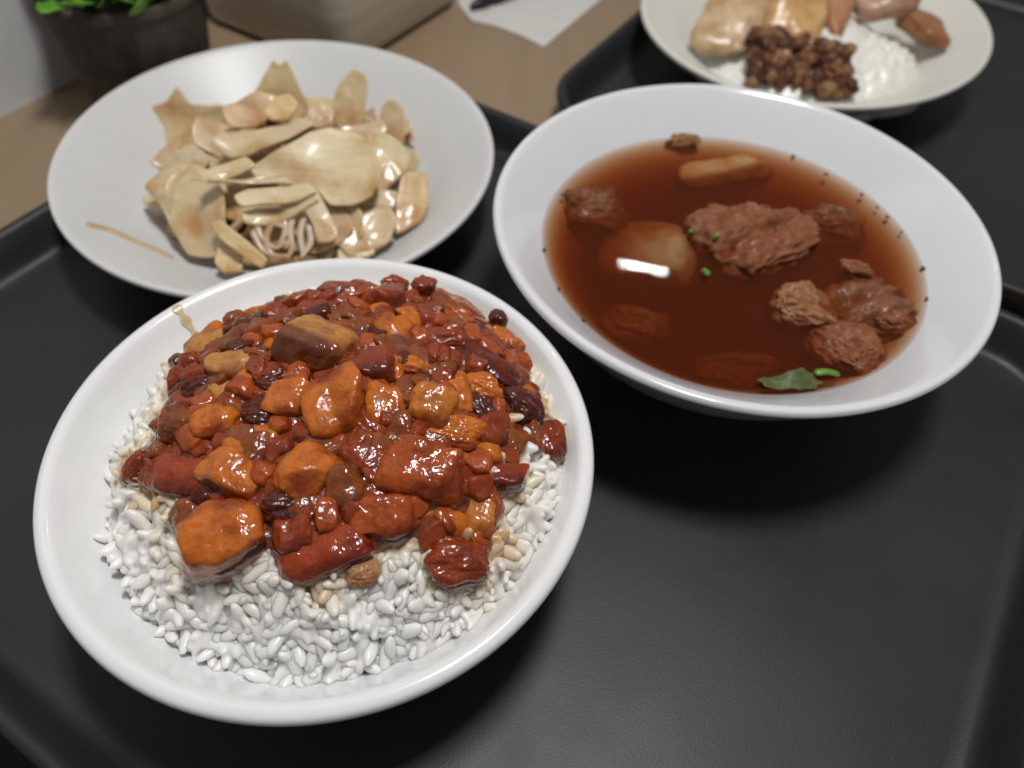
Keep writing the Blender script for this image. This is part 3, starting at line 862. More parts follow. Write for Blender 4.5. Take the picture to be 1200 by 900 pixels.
# packed heart of the mound
verts, faces, R = [], [], []
nr, ns = 34, 120
for i in range(nr + 1):
    r = MR * 1.02 * i / nr
    ring = []
    for k in range(ns):
        a = 2 * math.pi * k / ns
        wob = 1 - .03 - .035 * noise.noise(Vector((math.cos(a) * 3, math.sin(a) * 3, 7)))
        x, y = r * wob * math.cos(a), r * wob * math.sin(a)
        z = mound(r * math.cos(a), r * math.sin(a)) - .0006 + .0026 * noise.noise(Vector((x * 110, y * 110, 4))) + .0008 * noise.noise(Vector((x * 350, y * 350, 1)))
        if i == nr:
            z = .030
        ring.append(len(verts))
        verts.append((x, y, z))
    R.append(ring)
for A, B in zip(R, R[1:]):
    for k in range(ns):
        k2 = (k + 1) % ns
        faces.append((A[k], B[k], B[k2], A[k2]))
faces.append(tuple(reversed(R[-1])))
heart_v, heart_f = verts, faces

def grain_mesh(seed):
    rnd = random.Random(seed)
    Lh, W = rnd.uniform(3.5, 4.6), rnd.uniform(1.28, 1.55)
    bendk = rnd.uniform(-.05, .05)
    blunt = rnd.uniform(2.3, 3.2)
    notch = rnd.random() < .6
    V, F = [], []
    nl, nsg = 10, 10
    for i in range(nl + 1):
        t = -1 + 2 * i / nl
        x = Lh * math.sin(t * math.pi / 2)
        rr = W * max(0, 1 - abs(x / Lh) ** blunt) ** .46
        if notch and t > .6:
            rr *= .8
        for k in range(nsg):
            a = 2 * math.pi * k / nsg
            V.append((x, rr * math.cos(a) + bendk * x * x, rr * .78 * math.sin(a)))
    for i in range(nl):
        for k in range(nsg):
            k2 = (k + 1) % nsg
            F.append((i * nsg + k, i * nsg + k2, (i + 1) * nsg + k2, (i + 1) * nsg + k))
    return np.array(V) / 1000, F
GV = [grain_mesh(s) for s in range(8)]
GM = []
for gi, (V, F) in enumerate(GV):
    me = mesh(V, F, 'grain')
    me.materials.append(M_RICE)
    me.polygons.foreach_set('use_smooth', [True] * len(me.polygons))
    GM.append(me)
def soak_at(x, y):
    f = 1.0 if inside(x, y, SP) else math.exp(-edge_dist(x, y, SP) / .0034)
    return max(0, min(1, f * (.75 + 1.1 * noise.noise(Vector((x * 120, y * 120, 6))))))
rnd = random.Random(11)
grains = []
cells = {}
def crowded(p, d):
    k = tuple(int(math.floor(c / .003)) for c in p)
    for a in (-1, 0, 1):
        for b in (-1, 0, 1):
            for c in (-1, 0, 1):
                for q in cells.get((k[0] + a, k[1] + b, k[2] + c), ()):
                    if (q - p).length < d:
                        return True
    cells.setdefault(k, []).append(p)
    return False
camloc = Vector((-MC[0], -MC[1], CAM_H))
for it in range(60000):
    if len(grains) > 2400:
        break
    r = MR * math.sqrt(rnd.uniform(.16, 1.06))
    a = rnd.uniform(0, 2 * math.pi)
    wob = 1 + .05 * noise.noise(Vector((math.cos(a) * 2.4, math.sin(a) * 2.4, 3))) + .07 * noise.noise(Vector((math.cos(a) * 7, math.sin(a) * 7, 9)))
    r = min(r * wob, MR * 1.03)
    x, y = r * math.cos(a), r * math.sin(a)
    if math.hypot(x + MC[0] - BC[0], y + MC[1] - BC[1]) > .0580:
        continue
    ins = inside(x, y, SP)
    ed = edge_dist(x, y, SP)
    if ins and ed > .006:
        continue
    layer = rnd.choice((0, 0, 1))
    z = mound(x, y) - .0009 + layer * .0018 + rnd.uniform(-.0007, .0009) + .0026 * noise.noise(Vector((x * 110, y * 110, 4)))
    z = max(z, bowl_z(x, y) + .0009)
    p = Vector((x, y, z))
    if crowded(p, .0018):
        continue
    n = mound_normal(x, y) if r < MR else Vector((-x, -y, .05)).normalized() * .3 + Vector((0, 0, 1))
    n = (n.normalized() + Vector((rnd.gauss(0, .75), rnd.gauss(0, .75), rnd.gauss(0, .4)))).normalized()
    t = Vector((rnd.gauss(0, 1), rnd.gauss(0, 1), rnd.gauss(0, .6)))
    t = (t - n * t.dot(n)).normalized()
    b = n.cross(t)
    s = rnd.uniform(.86, 1.12)
    M = Matrix(((t.x * s, b.x * s, n.x * s, x), (t.y * s, b.y * s, n.y * s, y), (t.z * s, b.z * s, n.z * s, z), (0, 0, 0, 1)))
    mi = soak_at(x, y)
    vis = (n.dot((camloc - p).normalized()) + .5) / (camloc - p).length * (1 if not ins else .15) * (1.1 if layer else .9)
    grains.append((vis, rnd.randrange(8), mi, M))
grains.sort(key=lambda g: -g[0])
for vis, gi, mi, M in grains[:300]:
    o = bpy.data.objects.new('grain', GM[gi])
    COL.objects.link(o)
    o.parent = rice
    o.matrix_local = M
    o.color = (mi, mi, mi, 1)
# the rest sticks together: loose grains and the packed heart fused into one mass
vv, ff = [np.array(heart_v)], [tuple(f) for f in heart_f]
base = len(heart_v)
for vis, gi, mi, M in grains[300:]:
    V, F = GV[gi]
    A = np.array(M)
    vv.append(V @ A[:3, :3].T + A[:3, 3])
    ff += [tuple(i + base for i in f) for f in F]
    base += len(V)
tmp = link('sticky_rice', mesh(np.concatenate(vv), ff))
md = tmp.modifiers.new('fuse', 'REMESH')
md.mode = 'VOXEL'
md.voxel_size = .00038
md = tmp.modifiers.new('soften', 'SMOOTH')
md.factor = .5
md.iterations = 1
me = bpy.data.meshes.new_from_object(tmp.evaluated_get(bpy.context.evaluated_depsgraph_get()))
bpy.data.objects.remove(tmp)
n_ = len(me.vertices)
co = np.empty(n_ * 3)
me.vertices.foreach_get('co', co)
co = co.reshape(-1, 3)
grid = np.array([[soak_at(-.065 + .13 * i / 129, -.065 + .13 * j / 129) for j in range(130)] for i in range(130)])
gx = np.clip((co[:, 0] + .065) / .13 * 129, 0, 128.999)
gy = np.clip((co[:, 1] + .065) / .13 * 129, 0, 128.999)
ix, iy = gx.astype(int), gy.astype(int)
fx, fy = gx - ix, gy - iy
sv = grid[ix, iy] * (1 - fx) * (1 - fy) + grid[ix + 1, iy] * fx * (1 - fy) + grid[ix, iy + 1] * (1 - fx) * fy + grid[ix + 1, iy + 1] * fx * fy
att = me.color_attributes.new('soak', 'FLOAT_COLOR', 'POINT')
att.data.foreach_set('color', np.stack([sv, sv, sv, np.ones(n_)], 1).ravel())
stuff(link('sticky_rice', me, M_MASS, rice))

# ------------------------------------------------------------------ sauce over the rice
verts, faces, R = [], [], []
cx = sum(p[0] for p in SP) / len(SP)
cy = sum(p[1] for p in SP) / len(SP)
ring0 = []
for i in range(len(SP)):
    p0, p1, p2, p3 = [Vector((*SP[(i + k) % len(SP)], 0)) for k in (-1, 0, 1, 2)]
    for k in range(5):
        t = k / 5
        ring0.append(0.5 * ((2 * p1) + (p2 - p0) * t + (2 * p0 - 5 * p1 + 4 * p2 - p3) * t * t + (3 * p1 - p0 - 3 * p2 + p3) * t ** 3))
sl = [1.0, .985, .96, .93] + [.9 - .9 * i / 30 for i in range(31)]
for s in sl:
    ring = []
    for q in ring0:
        x, y = cx + (q.x - cx) * s, cy + (q.y - cy) * s
        z = mound(x, y) + .0008 + .0034 * min(1, (1 - s) / .06) ** .5 + .0016 * noise.noise(Vector((x * 190, y * 190, 5))) * min(1, (1 - s) / .05) - (.0022 if s == 1.0 else 0)
        ring.append(len(verts))
        verts.append((x, y, z))
    R.append(ring)
for A, B in zip(R, R[1:]):
    for k in range(len(ring0)):
        k2 = (k + 1) % len(ring0)
        faces.append((A[k], A[k2], B[k2], B[k]))
sheet_v, sheet_f, sheet_n = verts, faces, len(ring0)

# ------------------------------------------------------------------ braised pork, piece by piece
PCOL = {'orange': (.50, .130, .0095, 0), 'red': (0.240, 0.036, 0.0053, 0.00), 'dark': (0.080, 0.010, 0.0030, 0.00), 'brown': (0.224, 0.054, 0.0090, 0.00), 'amber': (.48, .20, .040, 0),
        'ambskin': (.46, .20, .045, .8), 'ambskin2': (0.416, 0.115, 0.0150, 0.60), 'yellow': (0.480, 0.158, 0.0188, 0.00), 'pale': (0.416, 0.202, 0.0900, 0.00), 'redcube': (0.352, 0.065, 0.0067, 0.00),
        'redskin': (0.240, 0.035, 0.0060, 0.50), 'darkskin': (0.136, 0.017, 0.0045, 0.50), 'redskinbig': (0.304, 0.042, 0.0053, 0.40)}
sauced = []      # (object, how far the sauce level lies below it)
def place_piece(name, me, mat, loc, n, rot, col, label, cat, group, tiltseed):
    r_ = random.Random(tiltseed)
    o = link(name, me, mat)
    n = (n + Vector((r_.gauss(0, .16), r_.gauss(0, .16), 0))).normalized()
    x = Vector((math.cos(math.radians(rot)), math.sin(math.radians(rot)), 0))
    x = (x - n * x.dot(n)).normalized()
    y = n.cross(x)
    o.matrix_world = Matrix(((x.x, y.x, n.x, loc[0]), (x.y, y.y, n.y, loc[1]), (x.z, y.z, n.z, loc[2]), (0, 0, 0, 1)))
    o.color = col
    return tag(o, label, cat, group)
for i, (loc, dims, rot, ty, co, lab) in enumerate(PORK):
    x, y, z = [c / 1000 for c in loc]
    n = (mound_normal(x, y) * .75 + Vector((0, -.10, .35))).normalized()
    me = chunk([dims[0] * .90 / 1000, dims[1] * .85 / 1000, dims[2] * .95 / 1000], ty, 100 + i, 22)
    o = place_piece('pork_piece', me, M_PORK, (x + MC[0], y + MC[1], z), n, rot, PCOL[co], lab, 'pork', 'braised pork pieces on the rice', i)
    sauced.append((o, dims[2] / 1000 * .85))
    if 'frayed' in lab:
        a, b, c = [d / 1000 for d in dims]
        for k in range(7):
            yy = (-.75 + 1.5 * k / 6) * b
            link('fibre', tube_mesh([(-a * .86, yy, 0), (-a * 1.03, yy * 1.08, .0004), (-a * 1.16, yy * 1.2 + .0004 * (k % 3 - 1), -.0004)], .00032, .0001, seg=6, sub=3), M_RICE, o)
# little bits that fill the gaps
rnd = random.Random(5)
bits = 0
spots = []
big = [(l[0] / 1000, l[1] / 1000, d_[0] / 1000, d_[1] / 1000, math.radians(r_)) for l, d_, r_, *_ in PORK]
def covered(x, y):
    for px_, py_, a_, b_, t_ in big:
        dx, dy = x - px_, y - py_
        if abs(dx * math.cos(t_) + dy * math.sin(t_)) < a_ * .7 and abs(dy * math.cos(t_) - dx * math.sin(t_)) < b_ * .7:
            return True
    return False
tries = 0
while bits < 190 and tries < 30000:
    tries += 1
    r = MR * math.sqrt(rnd.random()) * .98
    a = rnd.uniform(0, 2 * math.pi)
    x, y = r * math.cos(a), r * math.sin(a)
    if not inside(x, y, SP) or edge_dist(x, y, SP) < .0025 or covered(x, y) or any(math.hypot(x - p, y - q) < .0030 for p, q in spots):
        continue
    spots.append((x, y))
    d = [rnd.uniform(.0024, .0050), rnd.uniform(.0022, .0040), rnd.uniform(.0016, .0032)]
    ty = rnd.choice(('mince', 'cube', 'cube', 'slab'))
    co = rnd.choice(('red', 'dark', 'brown', 'redcube', 'red', 'redcube', 'orange', 'brown', 'red'))
    z = mound(x, y) + .0022 + d[2] * .5
    o = place_piece('pork_bit', chunk(d, ty, 900 + bits, 12), M_PORK, (x + MC[0], y + MC[1], z), mound_normal(x, y), rnd.uniform(0, 180), PCOL[co],
                'small diced bit of braised pork in the sauce between the larger pieces', 'pork', 'small pork bits in the sauce', bits)
    sauced.append((o, d[2] * .45))
    bits += 1
# sauce: the film on the rice, drawn up round the pieces, fused into one glossy body
nv = len(sheet_v)
S = np.array(sheet_v)
vv = [S, S - np.array([0, 0, .0028])]
ff = [tuple(f) for f in sheet_f] + [tuple(reversed([i + nv for i in f])) for f in sheet_f]
ff += [(k, k + nv, (k + 1) % sheet_n + nv, (k + 1) % sheet_n) for k in range(sheet_n)]
base = 2 * nv
for o, drop in sauced:
    n_ = len(o.data.vertices)
    co = np.empty(n_ * 3)
    o.data.vertices.foreach_get('co', co)
    A = np.array(o.matrix_basis)
    vv.append((co.reshape(-1, 3) * .98) @ A[:3, :3].T + A[:3, 3] - np.array([MC[0], MC[1], drop]))
    ff += [tuple(i + base for i in p.vertices) for p in o.data.polygons]
    base += n_
tmp = link('braising_sauce', mesh(np.concatenate(vv), ff))
md = tmp.modifiers.new('fuse', 'REMESH')
md.mode = 'VOXEL'
md.voxel_size = .00055
md = tmp.modifiers.new('settle', 'SMOOTH')
md.factor = .5
md.iterations = 9
me = bpy.data.meshes.new_from_object(tmp.evaluated_get(bpy.context.evaluated_depsgraph_get()))
bpy.data.objects.remove(tmp)
sauce = link('braising_sauce', me, M_SAUCE)
sauce.location = (MC[0], MC[1], 0)
tag(sauce, 'glossy dark brown braising sauce coating the rice between the pork pieces', 'sauce')

# ------------------------------------------------------------------ soup
liq = [(0, .006), (.015, .0065), (.0315, .0098), (.0455, .0172), (.0570, .0265), (.0645, .0362), (.0652, SZ - .0004), (.0650, SZ - .0004), (.0646, SZ - .0004), (.05, SZ - .0004), (.03, SZ - .0004), (0, SZ - .0004)]
broth = link('soup_broth', lathe(liq, 160), M_BROTH)
broth.location = (SC[0], SC[1], 0)
tag(broth, 'brown clear broth filling the flared bowl', 'soup')
SCOL = {'radish': (.42, .37, .30, 1), 'radish2': (.46, .32, .20, 1), 'rib': (.26, .095, .042, 1), 'ribtan': (.33, .155, .07, 1), 'ribdark': (.22, .09, .042, 1)}
for i, (loc, dims, rot, ty, co, lab) in enumerate(SOUP):
    x, y, zo = [c / 1000 for c in loc]
    nm = 'radish_chunk' if 'radish' in co else 'rib_piece'
    me = chunk([d / 1000 for d in dims], ty, 500 + i, 22 if ty == 'cube' else 34, 1.25 if ty == 'mince' else .8)
    place_piece(nm, me, M_RADISH if 'radish' in co else M_RIB, (x + SC[0], y + SC[1], SZ + zo), Vector((0, 0, 1)), rot, SCOL[co], lab, 'radish' if 'radish' in co else 'meat',
                'radish in the soup' if 'radish' in co else 'pork ribs in the soup', 40 + i)
rnd = random.Random(8)
for i, (x, y) in enumerate(SPECKS):
    if i in (6, 11, 13, 14, 17):
        continue
    k = math.hypot(x, y)
    s = min(1, 62.6 / k)
    o = link('pepper_speck', chunk([rnd.uniform(.0005, .0014), rnd.uniform(.0003, .0007), .0003], 'mince', 700 + i, 8), M_SPECK)
    o.location = (SC[0] + x * s / 1000, SC[1] + y * s / 1000, SZ - .0001)
    o.rotation_euler.z = math.atan2(y, x) + math.pi / 2
    tag(o, 'tiny black pepper speck floating at the rim of the soup', 'speck', 'pepper specks along the soup edge')
for i, (x, y) in enumerate(GREENBITS):
    o = link('coriander_bit', chunk([.0014, .0010, .0009], 'cube', 720 + i, 8), M_GREEN)
    o.location = (SC[0] + x / 1000, SC[1] + y / 1000, SZ + (.0002 if i == 0 else .0034 if i == 1 else .0008))
    o.rotation_euler = (.3 * i, .2, i)
    tag(o, ['bright green coriander bit floating beside the radish chunk', 'green coriander bit on top of the largest rib piece', 'green coriander bit at the foot of the largest rib piece'][i], 'herb', 'coriander bits in the soup')
lx = sum(p[0] for p in LEAF) / len(LEAF)
ly = sum(p[1] for p in LEAF) / len(LEAF)
o = link('coriander_leaf', star_sheet([((x - lx) * k_ / 1000, (y - ly) * k_ / 1000) for (x, y), k_ in zip([q for p_ in zip(LEAF, [((LEAF[i][0] + LEAF[(i + 1) % len(LEAF)][0]) / 2, (LEAF[i][1] + LEAF[(i + 1) % len(LEAF)][1]) / 2) for i in range(len(LEAF))]) for q in p_], [1.04, .94, 1.0, .95, 1.06, .92] * 4)], .0005, .9, 4), M_OLIVE)
o.location = (SC[0] + lx / 1000, SC[1] + ly / 1000 + .0012, SZ + .0010)
tag(o, 'wilted olive green coriander leaf floating at the soup edge', 'herb')
(x0, y0), (x1, y1) = STEM
o = link('coriander_sprig', tube_mesh([(-.0036, 0, 0), (0, .0003, .0004), (.0036, -.0002, 0)], .0012, .0010, .55), M_GREEN)
o.location = (SC[0] + (x0 + x1) / 2000, SC[1] + (y0 + y1) / 2000, SZ + .0008)
tag(o, 'bright green coriander stem piece next to the wilted leaf', 'herb')

# ------------------------------------------------------------------ bamboo shoots
BCOL = {'cream': (0.668, 0.561, 0.350, 0.2), 'tan': (0.623, 0.499, 0.287, 0.4), 'pink': (0.592, 0.457, 0.277, 0.3), 'stain': (0.623, 0.487, 0.277, 1.0), 'brown': (0.579, 0.409, 0.224, 0.9), 'yellow': (0.693, 0.524, 0.267, 0.2),
        'pinktan': (0.605, 0.487, 0.298, 1.0), 'grey': (0.561, 0.469, 0.314, 0.2), 'yellowtan': (0.668, 0.511, 0.282, 0.1), 'orange': (0.623, 0.445, 0.240, 0.2), 'cream2': (0.635, 0.518, 0.319, 0.4), 'spot': (0.623, 0.487, 0.303, 1.0), 'brown2': (0.528, 0.391, 0.235, 0.6)}
def bamboo_at(loc, n, me, col, lab, name='bamboo_slice', group='bamboo shoot slices on the white dish'):
    n = Vector(n).normalized()
    e1 = Vector((0, 1, 0)).cross(n).normalized()
    e2 = n.cross(e1)
    o = link(name, me, M_BAMBOO)
    o.matrix_world = Matrix(((e1.x, e2.x, n.x, loc[0]), (e1.y, e2.y, n.y, loc[1]), (e1.z, e2.z, n.z, loc[2]), (0, 0, 0, 1)))
    o.color = col
    return tag(o, lab, 'bamboo shoot', group)
for i, (loc, n, outl, th, bend, co, lab) in enumerate(BAMBOO):
    me = star_sheet([(x / 1000, y / 1000) for x, y in outl], th * .48 / 1000, bend, 60 + i)
    bamboo_at((PC[0] + loc[0] / 1000, PC[1] + loc[1] / 1000, loc[2] / 1000), n, me, BCOL[co], lab)
for i, pts in enumerate(SHREDS):
    o = link('bamboo_shred', tube_mesh([(x / 1000, y / 1000, z / 1000) for x, y, z in pts], .0014, .0009, .6), M_BAMBOO)
    o.location = (PC[0], PC[1], 0)
    o.color = (.60, .49, .38, .1)
    tag(o, 'thin wet pale bamboo shred curling in the hollow of the heap', 'bamboo shoot', 'thin bamboo shreds')
rnd = random.Random(21)
for i in range(84):       # lower slices that carry the heap
    a, r = rnd.uniform(0, 6.283), .044 * math.sqrt(rnd.random())
    w, l, th = rnd.uniform(.004, .008), rnd.uniform(.007, .016), rnd.uniform(.002, .0035)
    outl = [(l * math.cos(t) * rnd.uniform(.8, 1.1), w * math.sin(t) * rnd.uniform(.8, 1.1)) for t in [k * math.pi / 5 for k in range(10)]]
    z = .008 + .022 * (1 - (r / .05) ** 2) * rnd.uniform(.25, 1)
    if i % 2:
        th, w, l = th * .5, w * 1.5, l * 1.25
        outl = [(px * 1.2 + rnd.uniform(-.002, .002), py * 1.5 + rnd.uniform(-.002, .002)) for px, py in outl]
        z += .004
    o = bamboo_at((PC[0] + .004 + r * math.cos(a), PC[1] + r * math.sin(a), z), (rnd.gauss(0, .4), rnd.gauss(-.2, .4), 1), star_sheet(outl, th, rnd.uniform(.2, .6), 200 + i),
                  BCOL[rnd.choice(('cream2', 'pinktan', 'brown2', 'tan', 'brown', 'spot'))], 'short bamboo slice buried in the lower part of the heap', group='buried bamboo slices')
M_STAIN = plain('thin_sauce_stain', (.58, .42, .25), .4, .3, 200)
def plate_z(r):
    pr = sorted(plate_in)
    for (r0, z0), (r1, z1) in zip(pr, pr[1:]):
        if r <= r1:
            return z0 + (z1 - z0) * (r - r0) / (r1 - r0)
    return .028
pts = []
for x, y in SMEAR:
    x, y = x / 1000, y / 1000
    pts.append((x, y, plate_z(math.hypot(x, y)) + .0002))
o = link('sauce_smear', tube_mesh(pts, .0019, .0012, .12), M_STAIN)
o.location = (PC[0], PC[1], 0)
tag(o, 'thin orange sauce streak dried on the rim of the bamboo dish', 'stain')

# ------------------------------------------------------------------ tan stain on the rice bowl's rim
def rim_patch(a0, a1, rad):
    verts, faces = [], []
    na = 10
    for j, r in enumerate(rad):
        for k in range(na + 1):
            t = k / na
            w = .55 + .45 * math.sin(j * 1.7 + 1) * .6
            a = (a0 + a1) / 2 + (a1 - a0) * (t - .5) * w
            pr = sorted(rice_in + rice_out[-3:])
            z = None
            for (r0, z0), (r1, z1) in zip(pr, pr[1:]):
                if r0 <= r <= r1:
                    z = z0 + (z1 - z0) * (r - r0) / (r1 - r0)
            verts.append((r * math.cos(a), r * math.sin(a), z + .00025))
    for j in range(len(rad) - 1):
        for k in range(na):
            i = j * (na + 1) + k
            faces.append((i, i + 1, i + na + 2, i + na + 1))
    return mesh(verts, faces)
o = link('rim_stain', rim_patch(math.radians(139.0), math.radians(142.6), [.0575, .0585, .0595, .0605, .0615, .0622, .0630, .0636, .0644, .0652]), plain('light_stain', (.66, .50, .30), .3, .25, 500))
o.location = (BC[0], BC[1], 0)
md = o.modifiers.new('film', 'SOLIDIFY')
md.thickness = .0002
tag(o, 'pale tan sauce stain dried on the rim of the rice bowl', 'stain')

# ------------------------------------------------------------------ far plate of rice and meat
FL = Vector((FC[0], FC[1], 0))
M_FARRICE = rice_mat('far_rice', (.82, .81, .76))
M_SKIN = radish_mat()
M_SKIN.name = 'poached_skin'
M_SKIN.node_tree.nodes['Principled BSDF'].inputs['Roughness'].default_value = .3
M_SKIN.node_tree.nodes['Principled BSDF'].inputs['Specular IOR Level'].default_value = .5
def far_heap(name, cxm, cym, rx, ry, hgt, base, mat, seed, rough, scale):
    verts, faces, R = [], [], []
    for i in range(25):
        r = i / 24
        ring = []
        for k in range(64):
            a = 2 * math.pi * k / 64
            w = 1 + .08 * noise.noise(Vector((math.cos(a) * 1.5, math.sin(a) * 1.5, seed)))
            x, y = rx * r * w * math.cos(a), ry * r * w * math.sin(a)
            z = base + hgt * (1 - r ** 2.4) + rough * noise.noise(Vector((x * scale, y * scale, seed))) + rough * .6 * noise.noise(Vector((x * scale * 2.3, y * scale * 2.3, seed)))
            if i == 24:
                z = base - .004
            ring.append(len(verts))
            verts.append((x, y, z))
        R.append(ring)
    for A, B in zip(R, R[1:]):
        for k in range(64):
            k2 = (k + 1) % 64
            faces.append((A[k], B[k], B[k2], A[k2]))
    faces.append(tuple(reversed(R[-1])))
    o = link(name, mesh(verts, faces), mat)
    o.location = (FL.x + cxm, FL.y + cym, 0)
    return o
o = far_heap('rice_heap', -.004, -.006, .056, .052, .019, .012, M_FARRICE, 3.1, .0018, 300)
tag(o, 'flat heap of white rice on the oval plate', 'rice')
o = far_heap('rice_scoop', .028, -.022, .027, .030, .0155, .013, rice_mat('pale_rice', (.80, .78, .69)), 8.4, .0020, 300)
tag(o, 'bare pale scoop of rice beside the brown mince on the oval plate', 'rice')
def far_piece(name, x, y, z, dims, rot, ty, col, lab, seed, tilt=(0, 0), cat='meat', mat=None):
    place_piece(name, chunk(dims, ty, seed, 20), mat or M_SKIN, (FL.x + x, FL.y + y, z), Vector((tilt[0], tilt[1], 1)), rot, col, lab, cat, 'sliced meat on the oval plate', seed)
far_piece('meat_slice', -.040, -.010, .034, (.025, .0150, .0045), 66, 'slab', (.60, .45, .28, 0), 'pale skin edged meat slice lying at the left of the glossy one', 801, (-.25, -.45))
far_piece('meat_slice', -.012, -.006, .037, (.026, .0145, .0050), 76, 'slab', (.58, .36, .15, 0), 'amber glossy skin on meat slice in the middle of the oval plate', 802, (0, -.45))
far_piece('meat_slice', .010, .004, .036, (.024, .008, .005), 80, 'slab', (.45, .23, .12, 0), 'pinkish brown meat slice between the glossy slice and the bare rice scoop', 803, (.1, -.4))
far_piece('meat_slice', .036, .010, .036, (.019, .011, .006), 20, 'slab', (.48, .30, .21, 0), 'pinkish grey meat slice lying behind the bare rice scoop', 804, (.1, -.3))
far_piece('meat_slice', .055, .000, .028, (.016, .007, .005), -62, 'slab', (.34, .17, .08, 0), 'brown meat strip hanging beyond the bare rice scoop onto the plate rim', 805, (.4, -.1))
rnd = random.Random(33)
for i in range(150):
    t, u = rnd.random(), rnd.random()
    x, y = -.036 + .046 * t, -.052 + .024 * u + .004 * math.sin(t * 5)
    z = .0205 + .0115 * u + rnd.uniform(-.001, .001)
    d = [rnd.uniform(.0014, .0040) for _ in range(3)]
    o = place_piece('mince_crumb', chunk(d, rnd.choice(('mince', 'lump')), 820 + i, 8), M_RIB, (FL.x + x, FL.y + y, z), Vector((0, -.3, 1)), rnd.uniform(0, 180),
                    rnd.choice(((.20, .09, .04, 0), (.13, .05, .025, 0), (.30, .17, .08, 0), (.09, .03, .018, 0))), 'brown crumb of minced meat in the heap on the oval plate', 'meat', 'mince crumbs on the oval plate', 820 + i)

# ------------------------------------------------------------------ things on the table behind
M_BOXWOOD, nt, p, N, L = new_mat('taupe_wood_grain')
tc = N.new('ShaderNodeTexCoord')
mp = N.new('ShaderNodeMapping')
mp.inputs['Rotation'].default_value = (.25, .2, -TH)
mp.inputs['Scale'].default_value = (14, 5, 85)
L.new(tc.outputs['Object'], mp.inputs[0])
wv = N.new('ShaderNodeTexNoise')
wv.inputs['Scale'].default_value = 1.0
wv.inputs['Detail'].default_value = 4
wv.inputs['Distortion'].default_value = .6
L.new(mp.outputs[0], wv.inputs['Vector'])
cc = mix(N, L, ramp(N, L, wv.outputs[0], .35, .65).outputs[0], (.48, .42, .33, 1), (.66, .59, .48, 1))
L.new(cc, p.inputs['Base Color'])
p.inputs['Roughness'].default_value = .55
box = empty('napkin_box', uv(-.31, .32, -.004))
tag(box, 'taupe wood grained box with rounded corners standing behind the bamboo dish', 'box')
def rounded_box(u0, u1, v0, v1, z0, z1, r):
    verts, faces, R = [], [], []
    o0 = uv(-.31, .32, -.004)
    for ins, z in ((.004, z0), (.0012, z0 + .0012), (0, z0 + .004), (0, z1 - .004), (.0012, z1 - .0012), (.004, z1)):
        ring = []
        for (u, v) in rounded_rect(u0 + ins, u1 - ins, v0 + ins, v1 - ins, r - ins * .5, 8):
            ring.append(len(verts))
            verts.append(uv(u, v, z) - o0)
        R.append(ring)
    n = len(R[0])
    for A, B in zip(R, R[1:]):
        for k in range(n):
            faces.append((A[k], A[(k + 1) % n], B[(k + 1) % n], B[k]))
    faces.append(tuple(R[-1]))
    faces.append(tuple(reversed(R[0])))
    return mesh(verts, faces)
o = link('body', rounded_box(-.362, -.262, .268, .372, -.0025, .085, .012), M_BOXWOOD, box)
o = link('base', rounded_box(-.3605, -.2635, .2695, .3705, -.004, -.0026, .012), plain('dark_base', (.03, .022, .016), .6), box)

pot = empty('plant_pot', (-.181, .338, -.004))
tag(pot, 'small potted plant in a dark stone pot beside the grey wall', 'plant')
pp = [(0, 0), (.026, 0), (.0275, .002), (.029, .012), (.0325, .036), (.0342, .048), (.0350, .0505), (.0347, .0545), (.0330, .0550), (.0318, .0530), (.0308, .046), (.02, .0445), (0, .0445)]
link('pot', lathe(smooth_profile(pp, 4), 72), plain('stone_pot', (.085, .070, .055), .8, .45, 120, .0012), pot)
M_LEAF = plain('leaf_green', (.14, .38, .035), .4, .5, 90, sss=.15)
leafs = []
for s in range(3):
    outl = [(.0075 * math.cos(t) * (1 + .25 * math.cos(t)), .0040 * math.sin(t)) for t in [k * math.pi / 6 for k in range(12)]]
    leafs.append(star_sheet(outl, .0005, .6, 300 + s, (1.0, .95, .7, .35, 0)))
    leafs[-1].materials.append(M_LEAF)
    leafs[-1].polygons.foreach_set('use_smooth', [True] * len(leafs[-1].polygons))
rnd = random.Random(77)
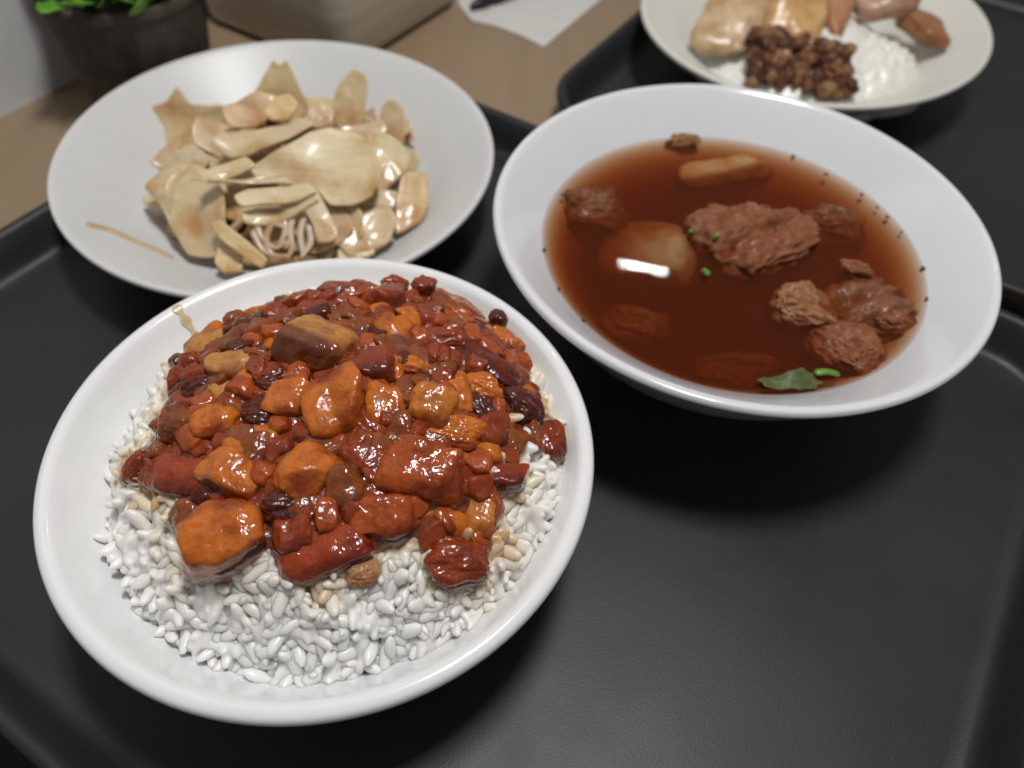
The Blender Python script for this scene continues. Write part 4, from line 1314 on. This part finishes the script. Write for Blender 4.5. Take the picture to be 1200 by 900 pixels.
for i in range(110):
    a, r = rnd.uniform(0, 6.283), .036 * math.sqrt(rnd.random())
    z = .050 + .030 * rnd.random() * (1 - .5 * (r / .036) ** 2) + .004
    o = bpy.data.objects.new('leaf', leafs[i % 3])
    COL.objects.link(o)
    o.parent = pot
    o.location = (r * math.cos(a), r * math.sin(a), z)
    s = rnd.uniform(.8, 1.25)
    o.scale = (s, s, s)
    o.rotation_euler = (rnd.gauss(0, .5), rnd.gauss(0, .5) + .3, a + rnd.gauss(0, .6))
for i in range(14):
    a, r = rnd.uniform(0, 6.283), .024 * math.sqrt(rnd.random())
    x, y = r * math.cos(a), r * math.sin(a)
    link('stem', tube_mesh([(x * .7, y * .7, .044), (x, y, .058), (x * 1.3, y * 1.3, .075)], .0009, .0006, seg=6, sub=3), plain('stem_green', (.06, .12, .02), .5) if i == 0 else bpy.data.materials['stem_green'], pot)

verts = [(x / 1000, y / 1000) for x, y in NAPKIN]
nx = sum(v[0] for v in verts) / len(verts)
ny = sum(v[1] for v in verts) / len(verts)
bm = bmesh.new()
lower = [bm.verts.new((x - nx, y - ny, 0)) for x, y in verts]
f = bm.faces.new(lower)
if f.normal.z < 0 or f.calc_area() < 0:
    f.normal_flip()
ext = bmesh.ops.extrude_face_region(bm, geom=[f])
for e in ext['geom']:
    if isinstance(e, bmesh.types.BMVert):
        e.co.z += .0007
bmesh.ops.recalc_face_normals(bm, faces=list(bm.faces))
me = bpy.data.meshes.new('napkin')
bm.to_mesh(me)
bm.free()
o = link('paper_napkin', me, plain('white_paper', (.60, .58, .55), .8, .08, 90), smooth=False)
o.location = (nx, ny, -.0038)
tag(o, 'white paper napkin lying on the table beside the taupe box', 'napkin')
(x0, y0), (x1, y1) = PEN
pen = empty('pen', (x0 / 1000, y0 / 1000, .0005))
d = Vector((x1 - x0, y1 - y0, 0)).normalized()
M_PEN = plain('black_plastic', (.012, .012, .013), .35)
link('barrel', tube_mesh([d * .012, d * .05, d * .13], .0040, .0040), M_PEN, pen)
link('tip', tube_mesh([d * 0 + Vector((0, 0, -.0012)), d * .005, d * .0125], .0012, .0039), M_PEN, pen)
tag(pen, 'black pen with a tapered tip lying on the white napkin', 'pen')
